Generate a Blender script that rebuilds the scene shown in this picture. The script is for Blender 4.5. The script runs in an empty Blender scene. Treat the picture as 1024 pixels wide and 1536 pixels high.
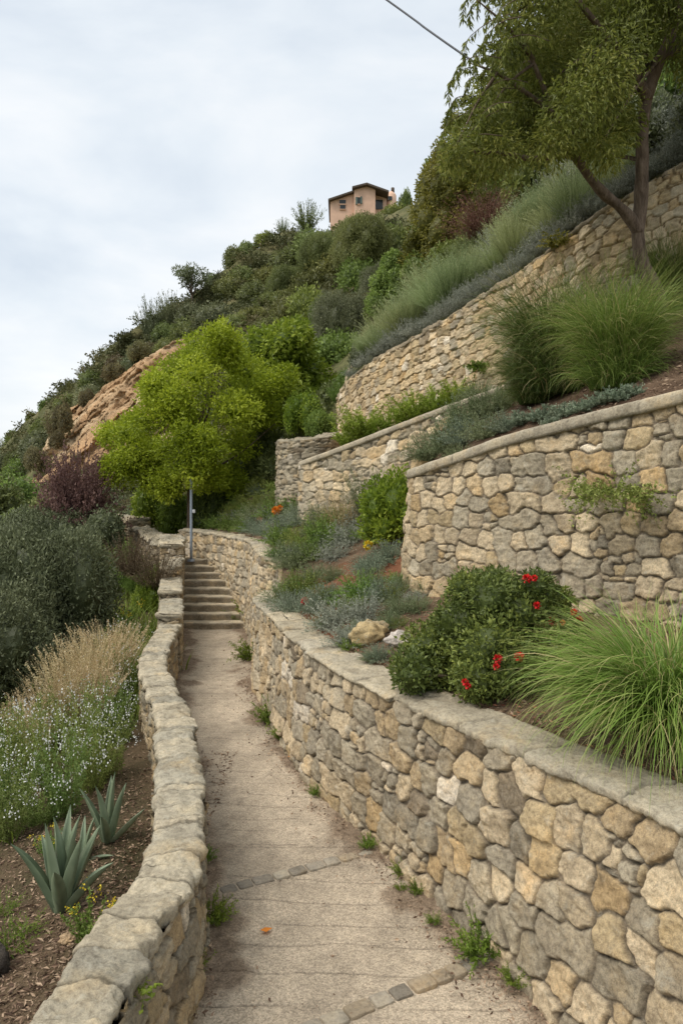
import bpy, math, numpy as np
from mathutils import Vector
from mathutils.bvhtree import BVHTree

# ------------------------------------------------------------------ basics
F, CX, HY, CZ = 1100.0, 512.0, 740.0, 3.0
SC = bpy.context.scene
COL = SC.collection
A = np.array
rad = math.radians


def P(px, py, Y):
    """Reference measurement -> point in the place (camera at 0,0,3 looking along +Y)."""
    return ((px - CX) * Y / F, Y, CZ - (py - HY) * Y / F)


def h32(*ks):
    h = np.uint32(2166136261)
    with np.errstate(over='ignore'):
        for k in ks:
            k = np.asarray(k).astype(np.int64).astype(np.uint32)
            h = (h ^ k) * np.uint32(0x9E3779B1)
            h = (h ^ (h >> np.uint32(15))) * np.uint32(0x85EBCA77)
            h = h ^ (h >> np.uint32(13))
    return h


def hf(*ks):
    return h32(*ks).astype(np.float64) / 4294967296.0


def vnoise(x, y, z, seed=0):
    x, y, z = np.broadcast_arrays(np.asarray(x, float), np.asarray(y, float), np.asarray(z, float))
    xi, yi, zi = np.floor(x), np.floor(y), np.floor(z)
    fx, fy, fz = x - xi, y - yi, z - zi
    fx, fy, fz = [f * f * f * (f * (f * 6 - 15) + 10) for f in (fx, fy, fz)]
    out = 0
    for a in (0, 1):
        for b in (0, 1):
            for c in (0, 1):
                w = (fx if a else 1 - fx) * (fy if b else 1 - fy) * (fz if c else 1 - fz)
                out = out + w * hf(xi + a, yi + b, zi + c, seed)
    return out * 2 - 1


def fbm(x, y, z, oct=4, seed=0, gain=.5):
    o, a, s = 0, 1.0, 1.0
    for i in range(oct):
        o = o + a * vnoise(np.asarray(x) * s, np.asarray(y) * s, np.asarray(z) * s, seed + i)
        a *= gain
        s *= 2.03
    return o


def sstep(a, b, x):
    t = np.clip((x - a) / (b - a), 0, 1)
    return t * t * (3 - 2 * t)


def cr(pts, t):
    """Catmull-Rom through pts, t in 0..1"""
    p = np.asarray(pts, float)
    p = np.vstack([2 * p[0] - p[1], p, 2 * p[-1] - p[-2]])
    k = len(p) - 3
    s = np.clip(np.asarray(t) * k, 0, k - 1e-9)
    i = np.floor(s).astype(int)
    f = (s - i)[:, None]
    a, b, c, d = p[i], p[i + 1], p[i + 2], p[i + 3]
    return .5 * (2 * b + (c - a) * f + (2 * a - 5 * b + 4 * c - d) * f ** 2 + (3 * b - a - 3 * c + d) * f ** 3)


def lin(pts, t):
    p = np.asarray(pts, float)
    k = len(p) - 1
    s = np.clip(np.asarray(t) * k, 0, k - 1e-9)
    i = np.floor(s).astype(int)
    f = (s - i)[:, None]
    return p[i] * (1 - f) + p[i + 1] * f


def resample(pts, n):
    d = cr(pts, np.linspace(0, 1, 600))
    L = np.r_[0, np.cumsum(np.linalg.norm(np.diff(d, axis=0), axis=1))]
    q = np.linspace(0, L[-1], n)
    return np.stack([np.interp(q, L, d[:, i]) for i in range(d.shape[1])], 1)


def unit(v):
    return v / np.maximum(np.linalg.norm(v, axis=-1, keepdims=True), 1e-9)


def gridfaces(nu, nv, closed=False):
    i = np.arange(nu if closed else nu - 1)
    j = np.arange(nv - 1)
    I, J = np.meshgrid(i, j, indexing='ij')
    I2 = (I + 1) % nu
    return np.stack([I * nv + J, I2 * nv + J, I2 * nv + J + 1, I * nv + J + 1], -1).reshape(-1, 4)


def mesh(name, V, Fq, mat=None, smooth=True, tint=None, col=None, extra=None):
    V = np.ascontiguousarray(V, dtype=np.float32)
    m = bpy.data.meshes.new(name)
    m.vertices.add(len(V))
    m.vertices.foreach_set('co', V.ravel())
    Fq = np.asarray(Fq, dtype=np.int32)
    k = Fq.shape[1]
    m.loops.add(Fq.size)
    m.loops.foreach_set('vertex_index', Fq.ravel())
    m.polygons.add(len(Fq))
    m.polygons.foreach_set('loop_start', np.arange(0, Fq.size, k, dtype=np.int32))
    m.polygons.foreach_set('use_smooth', np.full(len(Fq), smooth, dtype=bool))
    for nm, v in [('tint', tint)] + list((extra or {}).items()):
        if v is not None:
            a = m.attributes.new(nm, 'FLOAT', 'POINT')
            a.data.foreach_set('value', np.ascontiguousarray(v, dtype=np.float32))
    if col is not None:
        a = m.attributes.new('col', 'FLOAT_COLOR', 'POINT')
        c = np.ones((len(V), 4), np.float32)
        c[:, :3] = col
        a.data.foreach_set('color', c.ravel())
    m.update(calc_edges=True)
    if mat:
        m.materials.append(mat)
    return m


def link(name, me, parent=None, loc=None):
    o = bpy.data.objects.new(name, me)
    COL.objects.link(o)
    if parent is not None:
        o.parent = parent
    if loc is not None:
        o.location = loc
    return o


def tag(o, label=None, cat=None, group=None, kind=None):
    kind = kind or ("thing" if label else None)
    for k, v in (('label', label), ('category', cat), ('group', group), ('kind', kind)):
        if v:
            o[k] = v
    return o


def thing(name, label, cat, loc=(0, 0, 0), group=None):
    o = bpy.data.objects.new(name, None)
    o.empty_display_size = .1
    COL.objects.link(o)
    o.location = loc
    return tag(o, label, cat, group)


def dup(o, loc, rz=0, s=1, label=None, group=None, sz=None):
    r = o.copy()
    COL.objects.link(r)
    r.location = loc
    r.rotation_euler = (0, 0, rz)
    r.scale = (s, s, sz or s)
    if label:
        r['label'] = label
    if group:
        r['group'] = group
    for ch in o.children:
        c = ch.copy()
        COL.objects.link(c)
        c.parent = r
        for g in ch.children:
            d = g.copy()
            COL.objects.link(d)
            d.parent = c
    return r


def setat(o, loc, rz=0, s=1, label=None, sz=None):
    o.location = loc
    o.rotation_euler = (0, 0, rz)
    o.scale = (s, s, sz or s)
    if label:
        o['label'] = label
    return o


def join(*gs):
    """join (V,F,tint) tuples"""
    Vs, Fs, Ts, o = [], [], [], 0
    for V, Fq, t in gs:
        Vs.append(V)
        Fs.append(np.asarray(Fq) + o)
        Ts.append(np.broadcast_to(np.asarray(t, float), (len(V),)))
        o += len(V)
    return np.vstack(Vs), np.vstack(Fs), np.concatenate(Ts)


# ------------------------------------------------------------------ materials
class NT:
    def __init__(s, name):
        s.m = bpy.data.materials.new(name)
        s.m.use_nodes = True
        s.t = s.m.node_tree
        s.t.nodes.clear()
        s.out = s.n('ShaderNodeOutputMaterial')

    def n(s, typ, ins=None, **props):
        nd = s.t.nodes.new(typ)
        for k, v in props.items():
            setattr(nd, k, v)
        for k, v in (ins or {}).items():
            s.set(nd, k, v)
        return nd

    def set(s, nd, k, v):
        i = nd.inputs[k]
        if isinstance(v, bpy.types.NodeSocket):
            s.t.links.new(v, i)
        elif isinstance(v, (tuple, list)) and len(v) == 3 and i.type == 'RGBA':
            i.default_value = (*v, 1)
        else:
            i.default_value = v

    def noise(s, scale, vec, detail=4, rough=.55, dist=0):
        return s.n('ShaderNodeTexNoise', {'Scale': scale, 'Vector': vec, 'Detail': detail, 'Roughness': rough, 'Distortion': dist}).outputs[0]

    def ramp(s, fac, stops):
        r = s.n('ShaderNodeValToRGB', {'Fac': fac})
        e = r.color_ramp.elements
        while len(e) < len(stops):
            e.new(.5)
        for el, (p, c) in zip(e, stops):
            el.position = p
            el.color = (*c, 1) if len(c) == 3 else c
        return r.outputs[0]

    def math(s, op, a, b=0.0, c=0.0, clamp=False):
        return s.n('ShaderNodeMath', {0: a, 1: b, 2: c}, operation=op, use_clamp=clamp).outputs[0]

    def mix(s, fac, a, b, mode='MIX'):
        nd = s.n('ShaderNodeMix', {'Factor': fac}, data_type='RGBA', blend_type=mode)
        s.set(nd, 6, a)
        s.set(nd, 7, b)
        return nd.outputs[2]

    def attr(s, name, out='Fac'):
        return s.n('ShaderNodeAttribute', attribute_name=name).outputs[out]

    def obj(s):
        return s.n('ShaderNodeTexCoord').outputs['Object']

    def bsdf(s, col, rough=.8, bump=None, bstr=.5, bdist=.02, spec=.3, **kw):
        ins = {'Base Color': col, 'Roughness': rough, 'Specular IOR Level': spec}
        ins.update(kw)
        if bump is not None:
            ins['Normal'] = s.n('ShaderNodeBump', {'Height': bump, 'Strength': bstr, 'Distance': bdist}).outputs[0]
        b = s.n('ShaderNodeBsdfPrincipled', ins)
        return b.outputs[0]

    def done(s, sh):
        s.t.links.new(sh, s.out.inputs['Surface'])
        return s.m


def leaf_mat(name, stops, trans=.3, rough=.5, vary=.25, spec=.3):
    n = NT(name)
    t = n.attr('tint')
    k = len(stops)
    c = n.ramp(t, [(i / max(k - 1, 1), st) for i, st in enumerate(stops)])
    r = n.n('ShaderNodeObjectInfo').outputs['Random']
    v = n.math('MULTIPLY_ADD', r, vary, 1 - vary / 2)
    hue = n.math('MULTIPLY_ADD', n.math('FRACT', n.math('MULTIPLY', r, 7.31)), vary * .12, .5 - vary * .06)
    c = n.n('ShaderNodeHueSaturation', {'Color': c, 'Value': v, 'Hue': hue}).outputs[0]
    b = n.bsdf(c, rough, spec=spec)
    tr = n.n('ShaderNodeBsdfTranslucent', {'Color': c}).outputs[0]
    return n.done(n.n('ShaderNodeMixShader', {0: trans, 1: b, 2: tr}).outputs[0])


def stone_mat(name, lichen=.5, bs=.6, fine=90, contrast=.5):
    n = NT(name)
    o = n.obj()
    c = n.attr('col', 'Color')
    n1 = n.noise(5, o, 5, .65)
    n2 = n.noise(fine * .45, o, 5, .7)
    n3 = n.noise(fine * 2.2, o, 3, .6)
    c = n.mix(1, c, n.ramp(n1, [(.25, (.62, .6, .58)), (.5, (1, 1, 1)), (.75, (1.22, 1.16, 1.06))]), 'MULTIPLY')
    c = n.mix(contrast, c, n.ramp(n2, [(.3, (.45, .42, .4)), (.5, (1, 1, 1)), (.72, (1.4, 1.36, 1.3))]), 'MULTIPLY')
    c = n.mix(contrast * .8, c, n.ramp(n3, [(.3, (.55, .53, .5)), (.5, (1, 1, 1)), (.7, (1.35, 1.33, 1.3))]), 'MULTIPLY')
    y_ = n.noise(3.1, n.n('ShaderNodeVectorMath', {0: o, 1: (23.1, 5.7, 2.3)}, operation='ADD').outputs[0], 5, .65)
    c = n.mix(n.math('MULTIPLY', n.ramp(y_, [(.55, (0, 0, 0)), (.7, (1, 1, 1))]), .38), c, n.mix(1, c, (1.15, .92, .6), 'MULTIPLY'))
    l = n.noise(11, n.n('ShaderNodeVectorMath', {0: o, 1: (3.1, 7.7, 1.3)}, operation='ADD').outputs[0], 6, .7, .6)
    c = n.mix(n.math('MULTIPLY', n.ramp(l, [(.56, (0, 0, 0)), (.7, (1, 1, 1))]), lichen), c, (.5, .47, .38))
    d = n.noise(7, n.n('ShaderNodeVectorMath', {0: o, 1: (13.1, 2.7, 9.3)}, operation='ADD').outputs[0], 6, .72)
    c = n.mix(n.math('MULTIPLY', n.ramp(d, [(.55, (0, 0, 0)), (.72, (1, 1, 1))]), .55), c, (.13, .115, .085))
    h = n.math('ADD', n.math('MULTIPLY', n2, .7), n.math('MULTIPLY', n3, .35))
    return n.done(n.bsdf(c, .92, h, bs, .02, .2))


def soil_mat(name, stops, s1=1.6, fine=70, bs=.8):
    n = NT(name)
    o = n.obj()
    a = n.noise(s1, o, 6, .65)
    b = n.noise(fine, o, 4, .7)
    c = n.ramp(a, [(.3 + .4 * i / max(len(stops) - 1, 1), s) for i, s in enumerate(stops)])
    c = n.mix(.85, c, n.ramp(b, [(.3, (.35, .33, .32)), (.5, (1, 1, 1)), (.72, (1.7, 1.65, 1.6))]), 'MULTIPLY')
    c2 = n.attr('col', 'Color')
    c = n.mix(1, c, c2, 'MULTIPLY')
    return n.done(n.bsdf(c, .95, b, bs, .03, .15))


def simple_mat(name, col, rough=.6, metal=0, sc=20, var=.3, spec=.4):
    n = NT(name)
    o = n.obj()
    a = n.noise(sc, o, 4, .6)
    c = n.mix(var, col, n.ramp(a, [(.3, (.3, .3, .3)), (.7, (1.6, 1.6, 1.6))]), 'MULTIPLY')
    return n.done(n.bsdf(c, rough, a, .2, .01, spec, Metallic=metal))


# ------------------------------------------------------------------ masonry
PAL = A([(.43, .33, .20), (.48, .39, .26), (.37, .315, .225), (.31, .27, .20), (.42, .305, .165),
         (.24, .195, .135), (.60, .53, .42), (.40, .315, .19), (.45, .365, .245), (.34, .295, .215)])


def cells(S, T, su, sv, seed, p=3.8, warp=.115, merge=(.16, .22), jx=.32, jy=.22):
    S = S + warp * su * vnoise(S / su * 1.3, T / sv * 1.3, 0, seed + 50) + warp * .45 * su * vnoise(S / su * 4, T / sv * 4, 0, seed + 52)
    T = T + warp * 1.3 * sv * vnoise(S / su * .9, T / sv * .9, 5, seed + 51) + warp * .45 * sv * vnoise(S / su * 4, T / sv * 4, 9, seed + 53)
    r0 = np.floor(T / sv)

    def cand():
        for dr in (-1, 0, 1):
            r = r0 + dr
            off = .5 * np.mod(r, 2) + hf(r, seed + 9) * .5
            c0 = np.floor(S / su - off)
            for dc in (-1, 0, 1, 2) if dr == 0 else (-1, 0, 1):
                c = c0 + dc
                x = (c + off + .5 + (hf(r, c, seed) - .5) * 2 * jx) * su
                y = (r + .5 + (hf(r, c, seed + 1) - .5) * 2 * jy) * sv
                m = hf(r, c, seed + 2)
                c2 = np.where(m < merge[0], c + 1, c)
                r2 = np.where((m >= merge[0]) & (m < merge[1]), r + 1, r)
                idd = h32(r2, c2, seed + 3)
                dx, dy = (S - x) / su, (T - y) / sv
                d = (np.abs(dx) ** p + np.abs(dy) ** p) ** (1 / p) - .14 * hf(r, c, seed + 4)
                yield d, idd, dx, dy
    F1 = np.full(S.shape, 9.0)
    I1 = np.zeros(S.shape, np.uint32)
    DX, DY = np.zeros(S.shape), np.zeros(S.shape)
    L = list(cand())
    for d, i, dx, dy in L:
        m = d < F1
        F1 = np.where(m, d, F1)
        I1 = np.where(m, i, I1)
        DX, DY = np.where(m, dx, DX), np.where(m, dy, DY)
    F2 = np.full(S.shape, 9.0)
    for d, i, dx, dy in L:
        F2 = np.where((i != I1) & (d < F2), d, F2)
    return (F2 - F1) * .5, I1, DX, DY


def wall_face(foot, top, side, su, sv, seed, amp=.05, k=.0026, dv=.012, weights=None, bright=1.0, mortar=(.2, .165, .12),
              spl=cr, joint=.045, mort_up=0.0, ret=False, round_=.13):
    """stone-built face between two polylines; side=+1 pushes stones to the left of travel direction"""
    ctl = np.hstack([A(foot, float), A(top, float)])
    d = spl(ctl, np.linspace(0, 1, 3000))
    seg = np.linalg.norm(np.diff(d[:, 3:6], axis=0), axis=1)
    dist = np.maximum(np.linalg.norm(d[:, 3:5], axis=1), 3.0)
    W = np.r_[0, np.cumsum(seg / (k * .5 * (dist[1:] + dist[:-1])))]
    S0 = np.r_[0, np.cumsum(seg)]
    n = int(W[-1]) + 2
    q = np.linspace(0, W[-1], n)
    D = np.stack([np.interp(q, W, d[:, i]) for i in range(6)], 1)
    s = np.interp(q, W, S0)
    fo, to = D[:, :3], D[:, 3:]
    H = np.linalg.norm(to - fo, axis=1)
    nv = int(H.max() / dv) + 2
    v = np.linspace(0, 1, nv)
    Pm = fo[:, None] * (1 - v)[None, :, None] + to[:, None] * v[None, :, None]
    tu = unit(np.gradient((fo + to) / 2, axis=0))
    up = unit(to - fo)
    N = unit(np.cross(up, tu)) * side
    S = np.broadcast_to(s[:, None], (n, nv))
    T = v[None] * H[:, None]
    if ret:
        T = Pm[..., 2]
    e, I, DX, DY = cells(S, T, su, sv, seed)
    e2, I2, DX2, DY2 = cells(S + 3.3, T + 1.7, su * .58, sv * .58, seed + 40)
    small = hf(I, 77) < .075
    e = np.where(small, np.minimum(e, e2 * .6), e)
    I = np.where(small, h32(I, I2, 5), I)
    DX, DY = np.where(small, DX2 * .5, DX), np.where(small, DY2 * .5, DY)
    r1, r2, r3, r4 = hf(I, 11), hf(I, 12), hf(I, 13), hf(I, 14)
    prof = np.clip((e - joint * .4) / (.26 * round_ + .02), 0, 1)
    prof = 1 - (1 - prof) ** 2
    hgt = amp * (prof * (.6 + .5 * r1) + prof * ((r2 - .5) * DX + (r3 - .5) * DY) * 1.5)
    X, Y, Z = Pm[..., 0], Pm[..., 1], Pm[..., 2]
    jj = hf(I, 16) * 40
    fac = np.abs(vnoise(X * 7 + jj, Y * 7, Z * 7 + jj, seed + 21)) + .5 * np.abs(vnoise(X * 15 + jj, Y * 15, Z * 15, seed + 22))
    hgt = hgt - amp * .22 * fac * prof + amp * .2 * fbm(X * 22, Y * 22, Z * 22, 3, seed) * (.4 + .6 * prof) - amp * .3 * np.maximum(0, .32 - np.abs(fbm(X * 11 + jj, Y * 11, Z * 11, 3, seed + 25))) * prof + amp * .4 * fbm(X * 1.3, Y * 1.3, Z * 1.3, 2, seed + 7)
    Pm = Pm + N[:, None] * hgt[..., None]
    w = np.cumsum(A(weights if weights is not None else [2, 2, 2, 1.2, .5, .5, .35, 1, 2, 1.5], float))
    w /= w[-1]
    idx = np.searchsorted(w, np.minimum(r4, .99999))
    c = PAL[idx] * (.86 + .42 * hf(I, 15))[..., None] * bright * 1.06
    mk = sstep(joint * .35, joint * 1.1, e)[..., None]
    mo = A(mortar) * (1 + .5 * fbm(X * 14, Y * 14, Z * 14, 3, seed + 3))[..., None]
    c = c * mk + mo * (1 - mk)
    return Pm.reshape(-1, 3), gridfaces(n, nv), c.reshape(-1, 3)


def cap_mesh(line, side, out, width, th, slab, seed, rough=.012, k=.003, bright=1.0, spl=cr, step=.015, col=((.44, .38, .27), (.38, .34, .26)), groove=.02, strata=0, wob=0.0, ovv=None):
    """coping along a line; side=+1: inside of the wall lies to the left of travel"""
    d = spl(A(line, float), np.linspace(0, 1, 3000))
    seg = np.linalg.norm(np.diff(d, axis=0), axis=1)
    dist = np.maximum(np.linalg.norm(d[:, :2], axis=1), 3.0)
    W = np.r_[0, np.cumsum(seg / (k * .5 * (dist[1:] + dist[:-1])))]
    S0 = np.r_[0, np.cumsum(seg)]
    n = int(W[-1]) + 2
    q = np.linspace(0, W[-1], n)
    D = np.stack([np.interp(q, W, d[:, i]) for i in range(3)], 1)
    s = np.interp(q, W, S0)
    t = np.gradient(D, axis=0)
    t[:, 2] = 0
    t = unit(t)
    inn = np.stack([-t[:, 1], t[:, 0], np.zeros(n)], 1) * side
    m = max(10, int(width / .022))
    prof = [(-out, -th), (-out - .006, -th * .75), (-out - .008, -th * .45), (-out, -th * .2), (-out + .012, -.012), (-out + .035, -.002)]
    prof += [(-out + .035 + (width + out - .07) * (i + 1) / m, 0) for i in range(m)]
    prof += [(width - .01, -.01), (width, -.04), (width, -th)]
    prof = A(prof)
    # slabs
    b = [0]
    kk = 0
    while b[-1] < S0[-1] + slab:
        b.append(b[-1] + slab * (.6 + .9 * float(hf(kk, seed))))
        kk += 1
    b = A(b)
    acr = prof[:, 0]
    sk = s[:, None] + .12 * slab * vnoise(acr[None] * 6, s[:, None] * 3, 0, seed + 1) + .05 * (acr[None]) * (hf(np.searchsorted(b, s), seed + 8)[:, None] - .5)
    ids = np.searchsorted(b, sk)
    near = np.minimum(np.abs(sk - b[np.clip(ids - 1, 0, len(b) - 1)]), np.abs(b[np.clip(ids, 0, len(b) - 1)] - sk))
    g = 1 - sstep(0, groove, near)
    zo = (hf(ids, seed + 2) - .5) * step * 2
    ov = (hf(ids, seed + 3) - .5) * (ovv or step * 2)
    Pm = D[:, None] + inn[:, None] * (acr[None] - ov * (acr[None] < width * .3))[..., None]
    Pm = Pm + wob * inn[:, None] * vnoise(s * 2.2, 0, 0, seed + 30)[:, None, None]
    Z = prof[:, 1][None] + zo * (prof[:, 1] > -th * .6)[None]
    X, Y = Pm[..., 0], Pm[..., 1]
    nz = fbm(X * 4, Y * 4, Z * 4, 5, seed + 4) * rough + fbm(X * 16, Y * 16, Z * 10, 3, seed + 5) * rough * .5
    if strata:
        nz = nz + strata * np.abs(vnoise(s[:, None] * 7 + acr[None] * 1.5, acr[None] * 2.0, ids, seed + 6))
    Z = Z + nz - g * groove * 1.3 + .006 * fbm(X * 40, Y * 40, 0, 2, seed + 12) * (rough > .01)
    Pm[..., 2] = Pm[..., 2] + Z
    side_n = fbm(X * 9, Y * 9, (Pm[..., 2]) * 9, 4, seed + 9) * rough * 1.5
    front = (prof[:, 1] < -.011)[None]
    Pm = Pm - inn[:, None] * (side_n * front)[..., None] + inn[:, None] * (g * groove * .8 * (acr < width * .2)[None])[..., None]
    a = hf(ids, seed + 7)[..., None]
    c = (A(col[0]) * a + A(col[1]) * (1 - a)) * (.85 + .3 * hf(ids, seed + 10))[..., None] * bright
    c = c * (1 - .6 * g[..., None])
    Fg = gridfaces(n, len(prof))
    K = len(prof)
    j = np.arange(K // 2 - 1)
    e0 = np.stack([j, j + 1, K - 2 - j, K - 1 - j], 1)
    e1 = e0[:, ::-1] + (n - 1) * K
    i_ = np.arange(n - 1)
    bt = np.stack([i_ * K + K - 1, (i_ + 1) * K + K - 1, (i_ + 1) * K, i_ * K], 1)
    return Pm.reshape(-1, 3), np.vstack([Fg, bt, e0, e1]), c.reshape(-1, 3)


def part(name, root, V, Fq, mat, smooth=True, **kw):
    o = link(name, mesh(name, V - A(root.location), Fq, mat, smooth, **kw), root)
    return o


PATCH = []


def structure(name, V, Fq, mat, cast=True, kind='structure', **kw):
    if 'col' not in kw:
        kw['col'] = np.ones((len(V), 3))
    o = link(name, mesh(name, V, Fq, mat, True, **kw))
    o['kind'] = kind
    if cast:
        PATCH.append((V, Fq))
    return o


def loft(rails, nu, nv, amp=.05, freq=1.2, seed=1, lines=cr):
    R = np.stack([resample(r, nu) for r in rails], 0)          # rails, nu, 3
    t = np.linspace(0, 1, nv)
    G = np.stack([lines(R[:, i], t) for i in range(nu)], 0)    # nu, nv, 3
    X, Y, Z = G[..., 0], G[..., 1], G[..., 2]
    G[..., 2] = Z + amp * fbm(X * freq, Y * freq, 0, 5, seed)
    return G.reshape(-1, 3), gridfaces(nu, nv), G


M_near = stone_mat('rubble_stone', .45, 1.0, 95, .75)
M_far = stone_mat('small_rubble_stone', .25, .8, 40, .45)
M_cap = stone_mat('coping_stone', .5, .8, 85, .7)

# ------------------------------------------------------------------ low curved wall (right of the path)
LWF = [(1.62, 2.2), (1.42, 3.2), (1.16, 4.15), (.83, 5.0), (.32, 6.15), (-.26, 7.4), (-.70, 8.7), (-1.10, 10.3), (-1.40, 11.6), (-1.55, 12.5), (-1.60, 13.2)]
LWT = [(2.1, 2.2), (1.82, 3.5), (1.47, 4.25), (1.19, 4.7), (.85, 5.32), (.35, 6.26), (-.2, 7.5), (-.62, 8.8), (-1.02, 10.3), (-1.31, 11.4), (-1.30, 12.5)]
LWFoot = [(1.85, 2.2), (1.50, 3.5), (1.14, 4.25), (.96, 4.7), (.70, 5.32), (.27, 6.26), (-.27, 7.4), (-.70, 8.7), (-1.09, 10.3), (-1.37, 11.4), (-1.45, 12.6)]
HL = 1.35
t = thing('retaining_wall', 'low curved retaining wall of large tan and grey stones along the right of the path', 'stone wall', (1.16, 4.15, 0))
V, Fq, c = wall_face([(x, y, -.08) for x, y in LWFoot], [(x, y, HL - .045) for x, y in LWT], 1, .245, .205, 3, .05, .0022, .011,
                     weights=[2, 2.2, 2, 1.3, .25, .5, .4, .9, 2, 2.4], bright=1.0)
part('masonry', t, V, Fq, M_near, col=c)
V, Fq, c = cap_mesh([(x, y, HL) for x, y in LWT], -1, .05, .40, .06, .5, 21, .011, step=.016, ovv=.05, groove=.014)
part('coping', t, V, Fq, M_cap, col=c)

# stair-side wall continuing it
SWF = [(-1.0, 12.2), (-1.40, 12.75), (-1.56, 13.1), (-1.75, 14.3), (-2.05, 16.0), (-2.6, 17.4), (-3.25, 18.6), (-3.85, 19.3), (-4.6, 20.2)]
SWT = [(-.85, 12.5), (-1.22, 12.95), (-1.42, 13.25), (-1.66, 14.3), (-1.97, 16.0), (-2.52, 17.4), (-3.15, 18.6), (-3.8, 19.4), (-4.5, 20.4)]
SWZ = [1.7, 1.86, 1.92, 1.93, 1.95, 1.98, 2.0, 2.02, 2.02]
t = thing('retaining_wall', 'pale rough stone wall curving up beside the steps to the post', 'stone wall', (-1.75, 14.3, 0))
V, Fq, c = wall_face([(x, y, -.1) for x, y in SWF], [(x, y, z - .06) for (x, y), z in zip(SWT, SWZ)], 1, .17, .2, 31, .06, .0024, .022,
                     weights=[2, 2.5, 2.5, 1.5, .1, .4, .2, .4, 2, 2], mortar=(.24, .2, .14))
part('masonry', t, V, Fq, M_far, col=c)
V, Fq, c = cap_mesh([(x, y, z) for (x, y), z in zip(SWT, SWZ)], -1, .03, .35, .08, .6, 33, .02)
part('coping', t, V, Fq, M_cap, col=c)

# ------------------------------------------------------------------ upper wall (right, big stones, flat coping)
UT = [(1.75, 12.2), (1.25, 10.9), (.95, 9.9), (1.0, 9.25), (1.42, 8.6), (1.84, 8.05), (2.45, 7.3), (3.03, 6.5), (3.55, 5.85), (4.4, 4.9)]
UTZ = [3.25, 3.28, 3.315, 3.35, 3.50, 3.65, 3.796, 3.92, 4.02, 4.15]
UF = [(1.65, 12.2), (1.15, 10.9), (.83, 9.9), (.86, 9.1), (1.3, 8.45), (1.74, 7.9), (2.36, 7.15), (2.95, 6.36), (3.47, 5.72), (4.3, 4.75)]
UFZ = [1.9, 1.8, 1.7, 1.6, 1.6, 1.6, 1.6, 1.65, 1.65, 1.65]
t = thing('retaining_wall', 'tall upper retaining wall of big blocky grey stones behind the red flowered bush', 'stone wall', (1.0, 9.2, 1.6))
V, Fq, c = wall_face([(x, y, z) for (x, y), z in zip(UF, UFZ)], [(x, y, z - .12) for (x, y), z in zip(UT, UTZ)], -1, .24, .2, 7, .048, .0022, .014,
                     weights=[2.2, 2.4, 2.4, 1.3, .3, .3, .6, .8, 2.2, 2.0])
part('masonry', t, V, Fq, M_near, col=c)
V, Fq, c = cap_mesh([(x, y, z) for (x, y), z in zip(UT, UTZ)], 1, .06, .38, .13, .8, 41, .004, step=.004, groove=.01, col=((.40, .35, .26), (.37, .325, .245)))
part('coping', t, V, Fq, M_cap, col=c)

# middle wall
MT = [(-.3, 18.2), (-.62, 16.6), (-.82, 15.4), (-.72, 15.0), (-.2, 14.55), (.3, 14.1), (1.05, 13.4), (1.8, 12.8), (2.45, 12.35), (3.2, 11.9)]
MTZ = [3.6, 3.63, 3.66, 3.70, 3.86, 4.02, 4.27, 4.52, 4.72, 4.95]
MFZ = [2.2, 2.2, 2.2, 2.2, 2.2, 2.2, 2.3, 2.6, 3.0, 3.4]
t = thing('retaining_wall', 'middle retaining wall of small grey rubble with pale coping and ferns above', 'stone wall', (-.8, 15.1, 2.2))
V, Fq, c = wall_face([(x - .04, y - .1, z) for (x, y), z in zip(MT, MFZ)], [(x, y, z - .1) for (x, y), z in zip(MT, MTZ)], -1, .24, .21, 9, .055, .0022, .018,
                     weights=[2, 2.2, 2.6, 1.6, .05, .2, .5, .4, 2, 2.2], mortar=(.27, .24, .185))
part('masonry', t, V, Fq, M_far, col=c)
V, Fq, c = cap_mesh([(x, y, z) for (x, y), z in zip(MT, MTZ)], 1, .06, .36, .12, .9, 43, .004, step=.003, groove=.01, col=((.40, .35, .26), (.37, .325, .245)))
part('coping', t, V, Fq, M_cap, col=c)

# highest wall
TT = [P(528, 548, 21.5), P(511, 590, 19.6), P(509, 597, 18.8), P(524, 572, 18.0), P(560, 543, 17.0), P(644, 495, 15.0), P(766, 418, 13.0), P(887, 329, 11.8), P(1021, 246, 11.0), P(1200, 130, 10.2), P(1500, -60, 9.6)]
TZ = [4.3, 3.6, 3.6, 3.7, 3.9, 4.2, 4.4, 4.9, 5.2, 5.6, 6.2]
t = thing('retaining_wall', 'highest and longest wall of warm tan rubble sloping up behind the grasses', 'stone wall', (0, 18, 3.6))
V, Fq, c = wall_face([(x - .05, y - .25, z) for (x, y, _), z in zip(TT, TZ)], TT, -1, .22, .19, 13, .055, .0022, .016,
                     weights=[3, 3, .7, .4, .6, .2, .6, 2.2, 2.4, .8], bright=1.02, mortar=(.3, .215, .12))
part('masonry', t, V, Fq, M_far, col=c)
V, Fq, c = cap_mesh([(x, y, z + .05) for x, y, z in TT], 1, .03, .35, .1, .45, 45, .02, step=.02, col=((.40, .32, .21), (.33, .28, .2)), bright=.85)
part('coping', t, V, Fq, M_cap, col=c)

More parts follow.
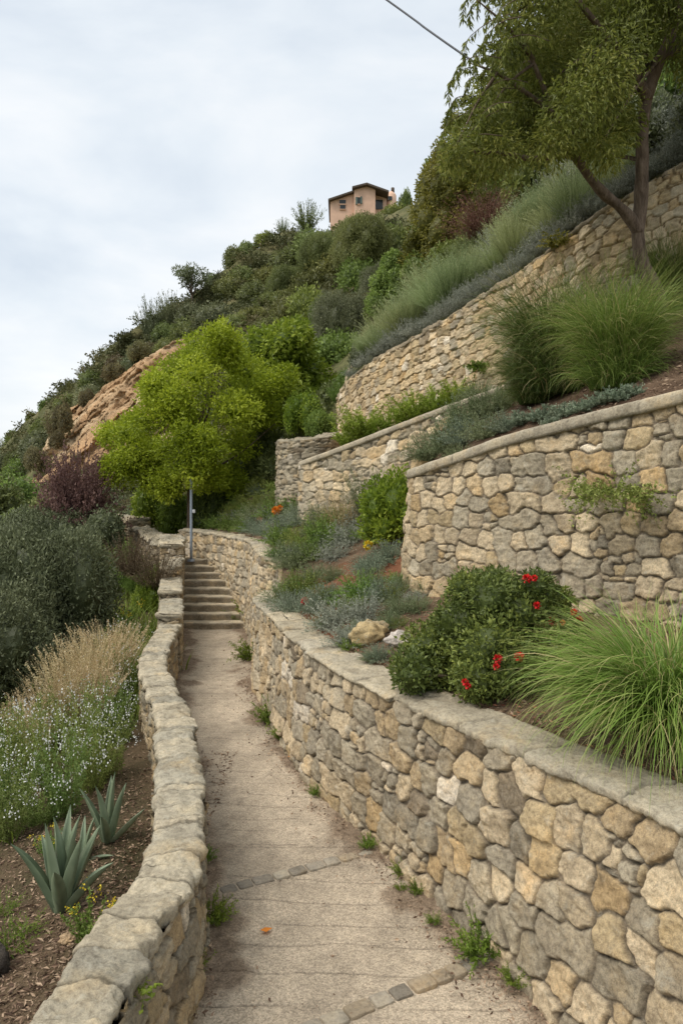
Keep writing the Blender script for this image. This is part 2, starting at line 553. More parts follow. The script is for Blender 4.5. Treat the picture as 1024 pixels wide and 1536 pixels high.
# short dark block at the end of the middle wall
BT = [P(470, 655, 20.5), P(424, 663, 18.4), P(419, 663, 17.6), P(440, 662, 17.1), P(470, 659, 16.9), P(500, 655, 17.2), P(520, 650, 18.5)]
t = thing('retaining_wall', 'short grey stub of old wall beyond the end of the middle wall', 'stone wall', BT[2])
V, Fq, c = wall_face([(x - .04, y - .1, 2.0) for x, y, z in BT], BT, -1, .22, .12, 17, .06, .0022, .022, weights=[.5, .5, 3, 3, 0, 1, .1, .2, 1, 3], mortar=(.13, .12, .09), bright=.8)
part('masonry', t, V, Fq, M_far, col=c)
V, Fq, c = cap_mesh([(x, y, z + .04) for x, y, z in BT], 1, .02, .5, .08, .6, 47, .03, col=((.36, .32, .24), (.30, .27, .2)))
part('coping', t, V, Fq, M_cap, col=c)

# ------------------------------------------------------------------ left parapet wall
LT = [(-1.0, 1.6), (-1.0, 2.4), (-.998, 3.15), (-.95, 3.78), (-.885, 4.25), (-.90, 4.5), (-.965, 4.95), (-1.136, 5.73), (-1.356, 6.63), (-1.64, 7.6), (-1.926, 8.34), (-2.26, 9.3), (-2.48, 10.3), (-2.62, 11.4), (-2.72, 12.25)]
parapet = thing('parapet_wall', 'low knee-high stone parapet winding along the left edge of the path', 'stone wall', (-.95, 4.2, 0))


def parapet_seg(line, h, w, seed, su=.2, sv=.15, slab=.2, rough=.018, both=True, wob=.008):
    L = A(line, float)
    d = resample(L, 200)
    tt = np.gradient(d, axis=0)
    tt = unit(tt)
    nn = np.stack([-tt[:, 1], tt[:, 0]], 1)                     # left of travel
    c1, c2 = d[1], d[-2]
    left = d + nn * w
    loop = np.vstack([left[::-1][::12], left[0:1] * .5 + d[0:1] * .5 - tt[0] * .03, d[::12], d[-1:] * .5 + left[-1:] * .5 + tt[-1] * .03, left[::-1][0:1]])
    hs = h if hasattr(h, '__len__') else (h, h)
    yr = (d[0, 1], d[-1, 1])
    hz = hs[0] + (hs[1] - hs[0]) * np.clip((loop[:, 1] - yr[0]) / (yr[1] - yr[0]), 0, 1)
    bot = np.full(len(loop), min(0, hs[0] - 1.2) - .25)
    V, Fq, c = wall_face([(x, y, b) for (x, y), b in zip(loop, bot)], [(x, y, z - .05) for (x, y), z in zip(loop, hz)], -1, su, sv, seed, .05, .0024, .014,
                         weights=[1.6, 1.3, 2.4, 2.4, .5, 1.2, .3, 1.6, 1.3, 2.4], mortar=(.1, .08, .055), bright=.88, spl=lin)
    part('masonry', parapet, V, Fq, M_near, col=c)
    hz = hs[0] + (hs[1] - hs[0]) * np.clip((d[:, 1] - yr[0]) / (yr[1] - yr[0]), 0, 1)
    V, Fq, c = cap_mesh([(x, y, z) for (x, y), z in zip(d, hz)], 1, .04, w + .045, .085, slab, seed + 5, rough, step=.011, groove=.009, k=.0016,
                        col=((.42, .365, .265), (.34, .31, .24)), strata=.02, spl=lin, wob=wob, ovv=.03)
    # close both ends
    n = 0
    part('coping', parapet, V, Fq, M_cap, col=c)


parapet_seg(LT, (.8, .82), .255, 61)
parapet_seg([(-2.70, 12.2), (-2.8, 12.8), (-2.95, 13.4), (-3.05, 13.9)], (.98, 1.0), .33, 67, slab=.35)
parapet_seg([(-3.05, 13.9), (-3.2, 14.6), (-3.36, 15.3), (-3.45, 15.7)], (1.16, 1.2), .36, 71, slab=.35)
parapet_seg([(-3.45, 15.7), (-3.58, 16.3), (-3.68, 16.9), (-3.74, 17.3)], (1.42, 1.5), .38, 73, slab=.3)
parapet_seg([(-3.74, 17.3), (-3.9, 18.0), (-4.08, 18.7), (-4.2, 19.2)], (1.78, 1.9), .5, 79, slab=.3, rough=.04)
parapet_seg([(-4.35, 19.0), (-4.9, 20.2), (-5.5, 21.6), (-6.0, 22.8)], (1.7, 2.0), .45, 83, slab=.5, rough=.05)
parapet_seg([(-5.9, 22.6), (-6.4, 23.3), (-6.9, 24.0), (-7.4, 24.8)], (2.2, 2.25), .6, 87, slab=.6, rough=.06)

# ------------------------------------------------------------------ path and steps
PL = [(-1.15, .6), (-1.12, 2.0), (-1.1, 3.2), (-1.05, 4.2), (-1.1, 4.9), (-1.3, 5.8), (-1.65, 7.1), (-2.05, 8.4), (-2.45, 9.6), (-2.72, 11.2), (-2.85, 12.4), (-3.1, 13.8), (-3.45, 15.4), (-3.65, 16.6)]
PR = [(2.3, .6), (2.05, 2.2), (1.7, 3.3), (1.3, 4.2), (1.0, 4.9), (.55, 6.0), (.0, 7.2), (-.45, 8.5), (-.85, 9.9), (-1.2, 11.3), (-1.4, 12.4), (-1.55, 13.6), (-1.8, 15.2), (-2.0, 16.6)]
nu, nv = 1300, 120
l_, r_ = resample(PL, nu), resample(PR, nu)
w_ = np.linspace(0, 1, nv)
G = l_[:, None] * (1 - w_)[None, :, None] + r_[:, None] * w_[None, :, None]
s_ = np.r_[0, np.cumsum(np.linalg.norm(np.diff((l_ + r_) / 2, axis=0), axis=1))]
X, Y = G[..., 0], G[..., 1]
Sx = np.broadcast_to(s_[:, None], X.shape)
ww = np.linalg.norm(r_ - l_, axis=1)[:, None]
dr = (1 - w_)[None] * ww
dl = w_[None] * ww
edge = np.minimum(dr, dl)
Z = .012 * fbm(X * 1.1, Y * 1.1, 0, 3, 5) + .0022 * fbm(X * 14, Y * 14, 0, 3, 6)
# worn transverse joints
jl = Sx / .29 + .10 * vnoise(X * 2.5, Y * 2.5, 0, 8) + .25 * hf(np.floor(Sx / .29), 77)
jd = np.abs(jl - np.round(jl)) * .29
jm = (1 - sstep(.002, .010, jd)) * sstep(-.35, .1, vnoise(X * 1.6, np.round(jl) * 3.7, 0, 9) + .25 * (hf(np.round(jl), 5) - .35))
Z = Z - jm * .010
# soil and crumbs creeping in from the edges
em = (1 - sstep(.22, .5, edge + .2 * fbm(X * 2.6, Y * 2.6, 0, 4, 14)))
base = A((.455, .38, .285)) * (1 + .14 * fbm(X * 1.3, Y * 1.3, 0, 4, 15) + .10 * fbm(X * 7, Y * 7, 0, 3, 16))[..., None]
base = base * (1 - .5 * jm[..., None]) * (1 - .18 * sstep(.1, .6, fbm(X * .9, Y * .5, 4, 4, 17)))[..., None]
base = base * (1 - .75 * em[..., None]) + A((.15, .10, .062)) * .75 * em[..., None]
Z = Z + em * (.02 + .012 * fbm(X * 20, Y * 20, 0, 2, 18))
V = np.stack([X, Y, Z], -1).reshape(-1, 3)
n = NT('path_concrete')
o = n.obj()
cc = n.attr('col', 'Color')
f1 = n.noise(130, o, 3, .8)
f2 = n.n('ShaderNodeTexVoronoi', {'Scale': 95, 'Vector': o}).outputs['Color']
f2 = n.n('ShaderNodeSeparateColor', {0: f2}).outputs[0]
f3 = n.noise(9, o, 6, .7)
cc = n.mix(.75, cc, n.ramp(f1, [(.3, (.5, .49, .47)), (.5, (1, 1, 1)), (.7, (1.5, 1.48, 1.45))]), 'MULTIPLY')
cc = n.mix(.6, cc, n.ramp(f2, [(0, (.5, .48, .46)), (.5, (1, 1, 1)), (1, (1.45, 1.42, 1.38))]), 'MULTIPLY')
cc = n.mix(.6, cc, n.ramp(f3, [(.3, (.72, .7, .68)), (.5, (1, 1, 1)), (.7, (1.15, 1.14, 1.1))]), 'MULTIPLY')
M_path = n.done(n.bsdf(cc, .9, n.math('ADD', f1, n.math('MULTIPLY', f2, .5)), .7, .008, .25))
structure('path', V, gridfaces(nu, nv), M_path, col=base.reshape(-1, 3))


def box(c, s, rz=0.0, bev=.015, seed=0, amp=.004, res=6):
    """softly bevelled, slightly uneven block: V,F"""
    g = np.linspace(-1, 1, res)
    Vs, Fs, o = [], [], 0
    for ax in range(3):
        for sg in (-1, 1):
            a, b = np.meshgrid(g, g, indexing='ij')
            p = np.zeros((res, res, 3))
            p[..., ax] = sg
            p[..., (ax + 1) % 3] = a
            p[..., (ax + 2) % 3] = b * sg
            Vs.append(p.reshape(-1, 3))
            Fs.append(gridfaces(res, res) + o)
            o += res * res
    p = np.vstack(Vs)
    hs = A(s) / 2
    q = p * hs
    inner = np.clip(q, -(hs - bev), hs - bev)
    dlt = q - inner
    ln = np.linalg.norm(dlt, axis=1, keepdims=True)
    q = inner + np.where(ln > 1e-9, dlt / np.maximum(ln, 1e-9) * np.minimum(ln, bev), 0)
    q = q + amp * np.stack([fbm(q[:, 0] * 9 + seed * 3.1, q[:, 1] * 9, q[:, 2] * 9, 3, 100 + i) for i in range(3)], 1)
    cs, sn = math.cos(rz), math.sin(rz)
    q = np.stack([q[:, 0] * cs - q[:, 1] * sn, q[:, 0] * sn + q[:, 1] * cs, q[:, 2]], 1) + A(c)
    return q, np.vstack(Fs)


M_cob = stone_mat('cobble_stone', .2, .6, 90, .5)


def cobbles(p0, p1, name, seed, wd=.105):
    p0, p1 = A(p0, float), A(p1, float)
    L = np.linalg.norm(p1 - p0)
    d = (p1 - p0) / L
    rz = math.atan2(d[1], d[0])
    Vs, Fs, Cs, o, x, i = [], [], [], 0, 0, 0
    while x < L:
        ln = .105 + .07 * float(hf(i, seed))
        c = p0 + d * (x + ln / 2)
        v, f = box((c[0], c[1], -.012 + .004 * float(hf(i, seed + 1))), (ln - .012, wd + .012 * float(hf(i, seed + 2)), .065), rz + .05 * (float(hf(i, seed + 3)) - .5), .014, i, .005, 7)
        Vs.append(v)
        Fs.append(f + o)
        o += len(v)
        kk = [(.30, .265, .21), (.25, .22, .175), (.36, .32, .25), (.33, .27, .19)][int(float(hf(i, seed + 4)) * 4)]
        Cs.append(np.tile(A(kk) * (.8 + .35 * float(hf(i, seed + 5))), (len(v), 1)))
        x += ln
        i += 1
    structure(name, np.vstack(Vs), np.vstack(Fs), M_cob, cast=False, col=np.vstack(Cs))


cobbles((-1.02, 5.45), (.5, 6.27), 'path_edging', 3)
cobbles((-1.02, 3.62), (1.12, 4.83), 'path_edging', 5)

st = thing('stone_steps', 'flight of eight worn stone steps at the far end of the path', 'steps', (-2.8, 16.2, 0))
xl = lambda y: -3.30 - .30 * (y - 15.5) / 1.0 * .55
for k in range(9):
    y0 = 16.15 + .34 * k
    y1 = y0 + (.42 if k < 8 else 3.2)
    L0, L1 = (-3.55 - .17 * (y0 - 16), -3.55 - .17 * (y1 - 16))
    R0 = np.interp(y0, [16, 17.4, 18.6, 20], [-1.95, -2.5, -3.1, -3.9])
    R1 = np.interp(y1, [16, 17.4, 18.6, 20, 22], [-1.95, -2.5, -3.1, -3.9, -4.5])
    zt = .145 * (k + 1)
    n1, n2 = 60, 14
    a = np.linspace(0, 1, n1)
    fr = np.stack([L0 + (R0 - L0) * a, np.full(n1, y0) + .06 * a * (R0 - L0) * .4, np.zeros(n1)], 1)
    bk = np.stack([L1 + (R1 - L1) * a, np.full(n1, y1) + .06 * a, np.zeros(n1)], 1)
    prof = [(0, -.25), (0, -.12), (-.012, -.06), (-.02, -.03), (-.012, -.008), (.02, 0)] + [(q, 0) for q in np.linspace(.08, 1, 8)]
    rows = []
    for q, z in prof:
        if q <= .03:
            p = fr.copy()
            p[:, 1] += q
        else:
            p = fr * (1 - q) + bk * q
        p[:, 2] = zt + z
        rows.append(p)
    Gs = np.stack(rows, 1)
    X, Y, Z = Gs[..., 0], Gs[..., 1], Gs[..., 2]
    Gs[..., 1] += .015 * fbm(X * 5, k, Z * 5, 3, 201)
    Gs[..., 2] += .012 * fbm(X * 3, Y * 3, k, 3, 202)
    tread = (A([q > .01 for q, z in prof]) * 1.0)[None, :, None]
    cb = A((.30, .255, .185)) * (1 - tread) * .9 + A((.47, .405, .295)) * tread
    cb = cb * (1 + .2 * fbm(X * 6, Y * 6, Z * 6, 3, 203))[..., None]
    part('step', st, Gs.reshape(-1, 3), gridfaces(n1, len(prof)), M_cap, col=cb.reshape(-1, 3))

# ------------------------------------------------------------------ terrain
M_mulch = soil_mat('bark_mulch', [(.055, .034, .022), (.12, .078, .05), (.19, .13, .085)], 2.2, 75)
M_bed = soil_mat('bed_soil', [(.10, .065, .04), (.16, .11, .07), (.23, .17, .11)], 2.5, 80)
M_hill = soil_mat('scrub_hill', [(.06, .068, .026), (.10, .10, .042), (.17, .145, .075)], .35, 6)
M_slope = soil_mat('slope_soil', [(.045, .045, .02), (.10, .075, .042), (.16, .11, .07)], .8, 60)

# garden bed between the low wall and the upper walls
capin = [(x + .28, y + .12, 1.31) for x, y in LWT[:9]]
r0 = [(3.0, 1.2, 1.3)] + capin + [(-1.0, 11.6, 1.4), (-1.0, 12.5, 1.72), (-1.25, 13.4, 1.88), (-1.45, 14.4, 1.9), (-1.75, 16.1, 1.93), (-2.3, 17.6, 1.96), (-2.95, 18.8, 1.98), (-3.6, 19.7, 1.98)]
r2 = [(5.4, 3.2, 1.95), (4.2, 5.0, 1.93), (3.05, 6.55, 1.95), (2.05, 7.6, 1.95), (1.35, 8.6, 1.95), (.98, 9.4, 1.98), (1.0, 10.6, 2.25), (1.15, 12.0, 2.5), (1.0, 13.3, 2.6), (.25, 14.2, 2.6), (-.6, 15.1, 2.6), (-.9, 16.4, 2.7), (-1.5, 18.0, 3.0), (-2.6, 20.5, 3.1)]
R0, R2 = resample(r0, 40), resample(r2, 40)
r1 = R0 * .5 + R2 * .5 + A((0, 0, -.03))
V, Fq, G = loft([R0, r1, R2 + A((.1, .15, 0)) * 2], 420, 130, .045, 1.5, 61)
X, Y = V[:, 0], V[:, 1]
redm = sstep(.05, .4, fbm(X * .7, Y * .55, 0, 3, 64) + .9 * np.exp(-((X + .1) ** 2 / .5 + (Y - 10.4) ** 2 / 2.2)) + .8 * np.exp(-((X - .9) ** 2 / .3 + (Y - 10.3) ** 2 / 1.5)) - .25)
cc = np.ones((len(V), 3)) * (1 - redm[:, None]) + A((1.2, .78, .66)) * redm[:, None]
BED = structure('garden_bed', V, Fq, M_bed, col=cc)

# mulch terrace above the upper wall
r0 = [(5.0, 4.6, 4.1), (3.85, 6.0, 3.98), (3.2, 6.75, 3.88), (2.6, 7.5, 3.74), (2.0, 8.25, 3.58), (1.55, 8.8, 3.4), (1.2, 9.4, 3.3), (1.2, 10.4, 3.25), (1.4, 11.4, 3.2)]
r1 = [(6.3, 6.0, 5.0), (5.2, 7.4, 4.85), (4.3, 8.4, 4.75), (3.4, 9.4, 4.45), (2.6, 10.2, 4.1), (2.1, 10.6, 3.85), (1.8, 11.0, 3.6), (1.6, 11.6, 3.45), (1.5, 12.3, 3.4)]
r2 = [(8.2, 9.2, 6.5), (6.6, 9.9, 6.1), (5.2, 10.9, 5.8), (4.1, 11.7, 5.35), (3.1, 12.8, 4.95), (2.5, 12.8, 4.7), (2.1, 12.9, 4.4), (1.8, 13.0, 4.0), (1.6, 13.2, 3.8)]
V, Fq, G = loft([r0, r1, r2], 220, 110, .05, 1.6, 71)
TER = structure('mulch_slope', V, Fq, M_mulch)

# narrow terrace above the middle wall
r0 = [(-.35, 17.8, 3.56), (-.55, 16.2, 3.58), (-.55, 15.2, 3.64), (.1, 14.5, 3.9), (.7, 14.0, 4.1), (1.3, 13.45, 4.3), (2.0, 12.9, 4.52), (3.3, 12.0, 4.9)]
r1 = [(.2, 19.3, 4.0), (.05, 18.4, 4.1), (.3, 17.6, 4.2), (.8, 16.8, 4.35), (1.4, 15.8, 4.5), (2.0, 14.8, 4.65), (2.9, 13.2, 4.85), (3.6, 12.4, 5.0)]
V, Fq, G = loft([r0, r1], 120, 24, .03, 1.6, 73, lin)
structure('terrace', V, Fq, M_mulch)

# the big hill
HC = [
    [(-400, 900, 60), (-400, 800, 80), (-400, 770, 100), (-400, 752, 115), (-400, 738, 130)],
    [(-200, 860, 50), (-200, 790, 70), (-200, 750, 85), (-200, 725, 100), (-200, 705, 115)],
    [(0, 800, 40), (0, 765, 55), (0, 735, 70), (0, 705, 82), (0, 676, 95)],
    [(45, 790, 36), (45, 745, 50), (60, 695, 57), (68, 655, 67), (70, 615, 85)],
    [(130, 800, 30), (110, 730, 46), (130, 665, 55), (140, 600, 65), (140, 555, 75)],
    [(200, 790, 26), (190, 695, 45), (205, 610, 55), (210, 545, 61), (205, 500, 67)],
    [(290, 790, 23), (290, 690, 37), (280, 590, 47), (290, 510, 57), (295, 450, 66)],
    [(340, 785, 21.6), (350, 680, 30), (365, 560, 42), (380, 460, 56), (385, 378, 70)],
    [(425, 730, 20), (430, 640, 26), (445, 535, 38), (460, 440, 54), (470, 348, 74)],
    [(490, 660, 19.8), (508, 575, 25), (525, 485, 36), (540, 405, 54), (552, 324, 80)],
    [(527, 566, 19.2), (555, 512, 25), (580, 435, 36), (600, 378, 52), (612, 330, 80)],
    [(600, 521, 16.6), (621, 470, 21), (640, 390, 28), (655, 325, 38), (668, 255, 50)],
    [(700, 461, 14.5), (730, 400, 18), (745, 320, 24), (750, 220, 32), (750, 115, 40)],
    [(850, 356, 12.6), (860, 292, 15), (862, 212, 19), (864, 110, 25), (864, -20, 32)],
    [(1000, 257, 11.6), (1000, 182, 13.5), (1000, 80, 17), (1000, -40, 22), (1000, -200, 28)],
    [(1250, 98, 10.5), (1250, 0, 12.5), (1250, -120, 16), (1250, -250, 20), (1250, -400, 26)],
    [(1600, -130, 9.9), (1600, -230, 12), (1600, -350, 15), (1600, -480, 19), (1600, -600, 24)]]
W3 = A([[P(*q) for q in c] for c in HC])
b1 = W3[:, -1] + A((1.5, 14, 1.0))
b2 = W3[:, -1] + A((8, 60, -6))
b3 = W3[:, -1] + A((30, 160, -45))
f0 = W3[:, 0] + A((0, -.6, -1.2))
W3 = np.concatenate([f0[:, None], W3, b1[:, None], b2[:, None], b3[:, None]], 1)
V, Fq, G = loft([W3[:, j] for j in range(W3.shape[1])], 260, 180, .0, 1, 81)
dd = np.clip((V[:, 1] - 12) / 60, 0.05, 1)
V[:, 2] += dd * 1.1 * fbm(V[:, 0] * .16, V[:, 1] * .16, 0, 5, 82)
HILL = structure('hill', V, Fq, M_hill)

# left slope
e0 = [(-1.2, .8, .25), (-1.15, 3.2, .28), (-1.1, 4.4, .26), (-1.3, 5.6, .24), (-1.75, 7.2, .2), (-2.45, 9.3, .18), (-2.85, 11.5, .2), (-3.1, 13, .3), (-3.55, 15.5, .55), (-4.1, 18, .9), (-5.0, 20.5, 1.2), (-7.0, 25, 1.5), (-10, 32, 1.6)]
E0 = A(e0)


def off(d, dz, dy=0):
    nrm = unit(np.gradient(resample(E0, 40), axis=0) * A((1, 1, 0)))
    return resample(E0, 40) + np.stack([-nrm[:, 1] * d, nrm[:, 0] * d + dy, np.full(40, dz)], 1)


V, Fq, G = loft([off(-.05, 0), off(.6, -.06), off(1.3, -.22), off(2.4, -.65), off(4.5, -1.3), off(9, -2.6), off(25, -8), off(90, -14.5)], 330, 150, .05, 1.1, 91)
X, Y = V[:, 0], V[:, 1]
SLOPE = structure('slope', V, Fq, M_slope)
big = np.linspace(-1, 1, 60)
bx, by = np.meshgrid(np.sign(big) * np.abs(big) ** 2 * 1500, np.sign(big) * np.abs(big) ** 2 * 1500, indexing='ij')
V = np.stack([bx, by, np.full(bx.shape, -15.0)], -1).reshape(-1, 3)
structure('ground', V, gridfaces(60, 60), M_hill)

# cliff of bare tan rock
n = NT('bare_rock')
o = n.obj()
cc = n.attr('col', 'Color')
f1 = n.noise(1.2, o, 6, .7)
f2 = n.noise(6, o, 5, .7)
cc = n.mix(.8, cc, n.ramp(f1, [(.3, (.6, .56, .52)), (.5, (1, 1, 1)), (.7, (1.25, 1.22, 1.2))]), 'MULTIPLY')
cc = n.mix(.7, cc, n.ramp(f2, [(.3, (.6, .56, .52)), (.5, (1, 1, 1)), (.7, (1.3, 1.28, 1.25))]), 'MULTIPLY')
M_cliff = n.done(n.bsdf(cc, .95, f2, .9, .3, .1))
CB = [(10, 756, 50), (40, 742, 48.5), (90, 728, 47), (150, 712, 45), (220, 700, 43.5), (300, 690, 41)]
CM = [(45, 700, 55), (62, 680, 53.5), (115, 655, 52), (175, 620, 50), (235, 590, 48.5), (310, 560, 47)]
CT = [(70, 640, 66), (95, 610, 63), (140, 580, 61), (185, 548, 59), (232, 508, 58), (300, 470, 57)]
V, Fq, G = loft([[P(*q) for q in r] for r in (CB, CM, CT)], 260, 150, 0, 1, 84)
U = np.repeat(np.linspace(0, 1, 260), 150)
Vv = np.tile(np.linspace(0, 1, 150), 260)
diag = V[:, 2] * .9 - V[:, 0] * .75
band = fbm(diag * .6, V[:, 0] * .12, V[:, 1] * .12, 6, 85, .6)
rid = 1 - np.abs(fbm(diag * .35, V[:, 0] * .12, 0, 4, 86))
edge = np.minimum(np.minimum(U, 1 - U) * 6, np.minimum(Vv, 1 - Vv) * 7).clip(0, 1)
V[:, 1] += -1.3 * rid * edge + .6 * band + (1 - edge) * 5 + .85 * np.abs(fbm(V[:, 0] * .45, V[:, 2] * .45, 0, 6, 88, .6))
V[:, 2] += .4 * band
mixc = sstep(-.5, .6, band)[:, None]
cc = A((.50, .325, .18)) * (1 - mixc) + A((.58, .46, .30)) * mixc
cc = cc * (1 + .25 * fbm(diag * 1.6, V[:, 0] * .2, 3, 3, 87))[:, None]
structure('cliff', V, Fq, M_cliff, cast=False, col=cc)

TREES = [BVHTree.FromPolygons([tuple(p) for p in V_], [tuple(int(i) for i in q) for q in F_]) for V_, F_ in PATCH]

T_PATH, T_BED, T_MULCH, T_TERR, T_HILL, T_SLOPE, T_GROUND = TREES


def at(px, py, dmin=0.0):
    d = Vector(((px - CX) / F, 1, -(py - HY) / F)).normalized()
    best, bl = 1e9, None
    for T in TREES:
        l, nn, i, ds = T.ray_cast(Vector((0, 0, CZ)) + d * dmin, d)
        if l is not None and ds < best:
            best, bl = ds, l
    return bl if bl is not None else (at(px, py + 8) if py < 1530 else None)


def down(x, y, z=200):
    best = None
    for T in TREES[:-1]:
        l, nn, i, ds = T.ray_cast(Vector((x, y, z)), Vector((0, 0, -1)))
        if l is not None and (best is None or l.z > best.z):
            best = l
    return best

# ------------------------------------------------------------------ plant kit
def rng_(s):
    return np.random.default_rng(s)


def runit(r, n):
    return unit(r.normal(size=(n, 3)))


def leafq(Pn, D, L, W, r, tint, fold=.12):
    n = len(Pn)
    L = np.broadcast_to(np.asarray(L, float), (n,))[:, None]
    W = np.broadcast_to(np.asarray(W, float), (n,))[:, None]
    S = unit(np.cross(D, runit(r, n)))
    Nn = np.cross(S, D)
    mid = Pn + D * L * .45 + Nn * L * fold
    V = np.stack([Pn, mid + S * W / 2, Pn + D * L, mid - S * W / 2], 1).reshape(-1, 3)
    return V, np.arange(4 * n).reshape(n, 4), np.repeat(np.clip(tint, 0, 1), 4)


def ball(c, rd, seed, nu=12, nv=8, amp=.2):
    th = np.linspace(0, 2 * np.pi, nu, endpoint=False)
    ph = np.linspace(-np.pi / 2 + .05, np.pi / 2 - .05, nv)
    T, H = np.meshgrid(th, ph, indexing='ij')
    d = np.stack([np.cos(T) * np.cos(H), np.sin(T) * np.cos(H), np.sin(H)], -1).reshape(-1, 3)
    k = 1 + amp * fbm(d[:, 0] * 2 + seed, d[:, 1] * 2, d[:, 2] * 2, 2, 300)
    return A(c) + d * A(rd) * k[:, None], gridfaces(nu, nv, True)


def crown(C, R, n, L, W, r, up=.2, hang=0.0, shell=.55, core=.72, rnd=.8, cull=.62, tsp=.35, flat=0.0):
    C, R = A(C, float), A(R, float)
    if R.ndim == 1:
        R = np.repeat(R[:, None], 3, 1)
    w = R[:, 0] * R[:, 2]
    w = w / w.sum()
    i = r.choice(len(C), n, p=w)
    d = runit(r, n)
    rr = shell + (1.12 - shell) * r.random(n) ** .7
    rr *= 1 + .22 * fbm(d[:, 0] * 2.3 + i, d[:, 1] * 2.3, d[:, 2] * 2.3, 2, 310)
    Pn = C[i] + d * R[i] * rr[:, None]
    if cull:
        keep = np.ones(n, bool)
        for j in range(len(C)):
            q = np.linalg.norm((Pn - C[j]) / R[j], axis=1)
            keep &= ~((q < cull) & (i != j))
        Pn, d, i = Pn[keep], d[keep], i[keep]
    n = len(Pn)
    D = unit(unit(d / R[i]) * .7 + runit(r, n) * rnd + A((0, 0, up - hang)))
    bt = r.random(len(C))
    t = .5 + .16 * r.normal(size=n) + tsp * (bt[i] - .5)
    Ls = L * (.65 + .7 * r.random(n))
    out = [leafq(Pn, D, Ls, W * (.7 + .6 * r.random(n)), r, t)]
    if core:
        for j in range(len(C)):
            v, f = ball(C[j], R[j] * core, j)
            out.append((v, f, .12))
    return join(*out)


def dome(r, nb, R, H, rb=.36, low=.3):
    """blob centres filling a rounded shrub of radius R, height H standing on z=0"""
    C, Rr = [], []
    for k in range(nb):
        a = 2.399963 * k + r.random() * .5
        q = math.sqrt((k + .5) / nb)
        rad_ = R * .68 * q
        zz = H * (low + (.68 - low) * math.sqrt(max(0, 1 - q ** 2.2))) * (.85 + .3 * r.random())
        s = rb * (.75 + .5 * r.random())
        C.append((rad_ * math.cos(a), rad_ * math.sin(a), zz))
        Rr.append((R * s, R * s, H * s * .9))
    for k in range(max(4, nb // 3)):
        a = 2 * math.pi * (k + r.random() * .6) / max(4, nb // 3)
        s = rb * (.7 + .4 * r.random())
        C.append((R * .62 * math.cos(a), R * .62 * math.sin(a), H * .22))
        Rr.append((R * s, R * s, H * s * .75))
    return A(C), A(Rr)


def arcs(n, r, r0, L, elev, bend, seg, az=None, wob=.12):
    """stems: returns pts (n,seg+1,3), side vectors (n,3)"""
    a = r.random(n) * 2 * np.pi if az is None else az[0] + (r.random(n) - .5) * az[1]
    q = r0 * np.sqrt(r.random(n))
    b = a + r.normal(size=n) * .5
    Pn = np.stack([q * np.cos(b), q * np.sin(b), np.zeros(n)], 1)
    Ls = L[0] + (L[1] - L[0]) * r.random(n)
    e0 = np.radians(elev[0] + (elev[1] - elev[0]) * r.random(n))
    bd = bend[0] + (bend[1] - bend[0]) * r.random(n)
    pts = [Pn]
    for k in range(seg):
        t = (k + .5) / seg
        e = e0 - bd * t ** 1.4
        a2 = a + wob * np.sin(t * 4 + q * 40)
        st = np.stack([np.cos(a2) * np.cos(e), np.sin(a2) * np.cos(e), np.sin(e)], 1) * (Ls / seg)[:, None]
        pts.append(pts[-1] + st)
    side = np.stack([-np.sin(a), np.cos(a), np.zeros(n)], 1)
    return np.stack(pts, 1), side


def blades(n, r, r0, L, W, elev, bend, seg=6, az=None, tip=.15, taper=.8, tw=.6, t0=.5, wob=.12):
    pts, side = arcs(n, r, r0, L, elev, bend, seg, az, wob)
    side = unit(side + runit(r, n) * tw)
    t = np.linspace(0, 1, seg + 1)
    wd = W * (.6 + .8 * r.random(n))[:, None] * np.maximum(1 - t ** 2 * 1.0, .0)[None] ** taper
    wd = np.maximum(wd, W * .06)
    V = np.stack([pts - side[:, None] * wd[..., None] / 2, pts + side[:, None] * wd[..., None] / 2], 2)
    base = np.arange(n)[:, None] * (seg + 1) * 2 + np.arange(seg)[None] * 2
    Fq = np.stack([base, base + 1, base + 3, base + 2], -1).reshape(-1, 4)
    ti = np.clip(t0 + .16 * r.normal(size=n)[:, None] + (t - .5)[None] * tip * 2, 0, .92)
    ti = np.where((r.random(n) < .05)[:, None], 1.0, ti)
    return V.reshape(-1, 3), Fq, np.repeat(ti.reshape(-1), 2)


def leafy(n, r, r0, L, elev, bend, per, ll, lw, seg=6, along=.15, spread=.8, sw=.004, az=None, start=.12, t0=.5, stem_t=.1, up=0.0):
    """arching stems carrying leaflets"""
    pts, side = arcs(n, r, r0, L, elev, bend, seg, az)
    sV, sF, sT = blades_from(pts, side, sw, stem_t)
    t = start + (1 - start) * r.random((n, per))
    k = np.clip((t * seg).astype(int), 0, seg - 1)
    f = t * seg - k
    ii = np.arange(n)[:, None]
    p = pts[ii, k] * (1 - f)[..., None] + pts[ii, k + 1] * f[..., None]
    tg = unit(pts[ii, k + 1] - pts[ii, k])
    D = unit(tg * (1 - spread) + runit(r, n * per).reshape(n, per, 3) * spread + A((0, 0, up)))
    p, D = p.reshape(-1, 3), D.reshape(-1, 3)
    m = len(p)
    tt = np.repeat(t0 + .15 * r.normal(size=n), per) + .14 * r.normal(size=m) + along * (t.reshape(-1) - .5)
    return join((sV, sF, sT), leafq(p, D, ll * (.6 + .8 * r.random(m)) * (1.15 - .5 * t.reshape(-1)), lw * (.7 + .6 * r.random(m)), r, tt))


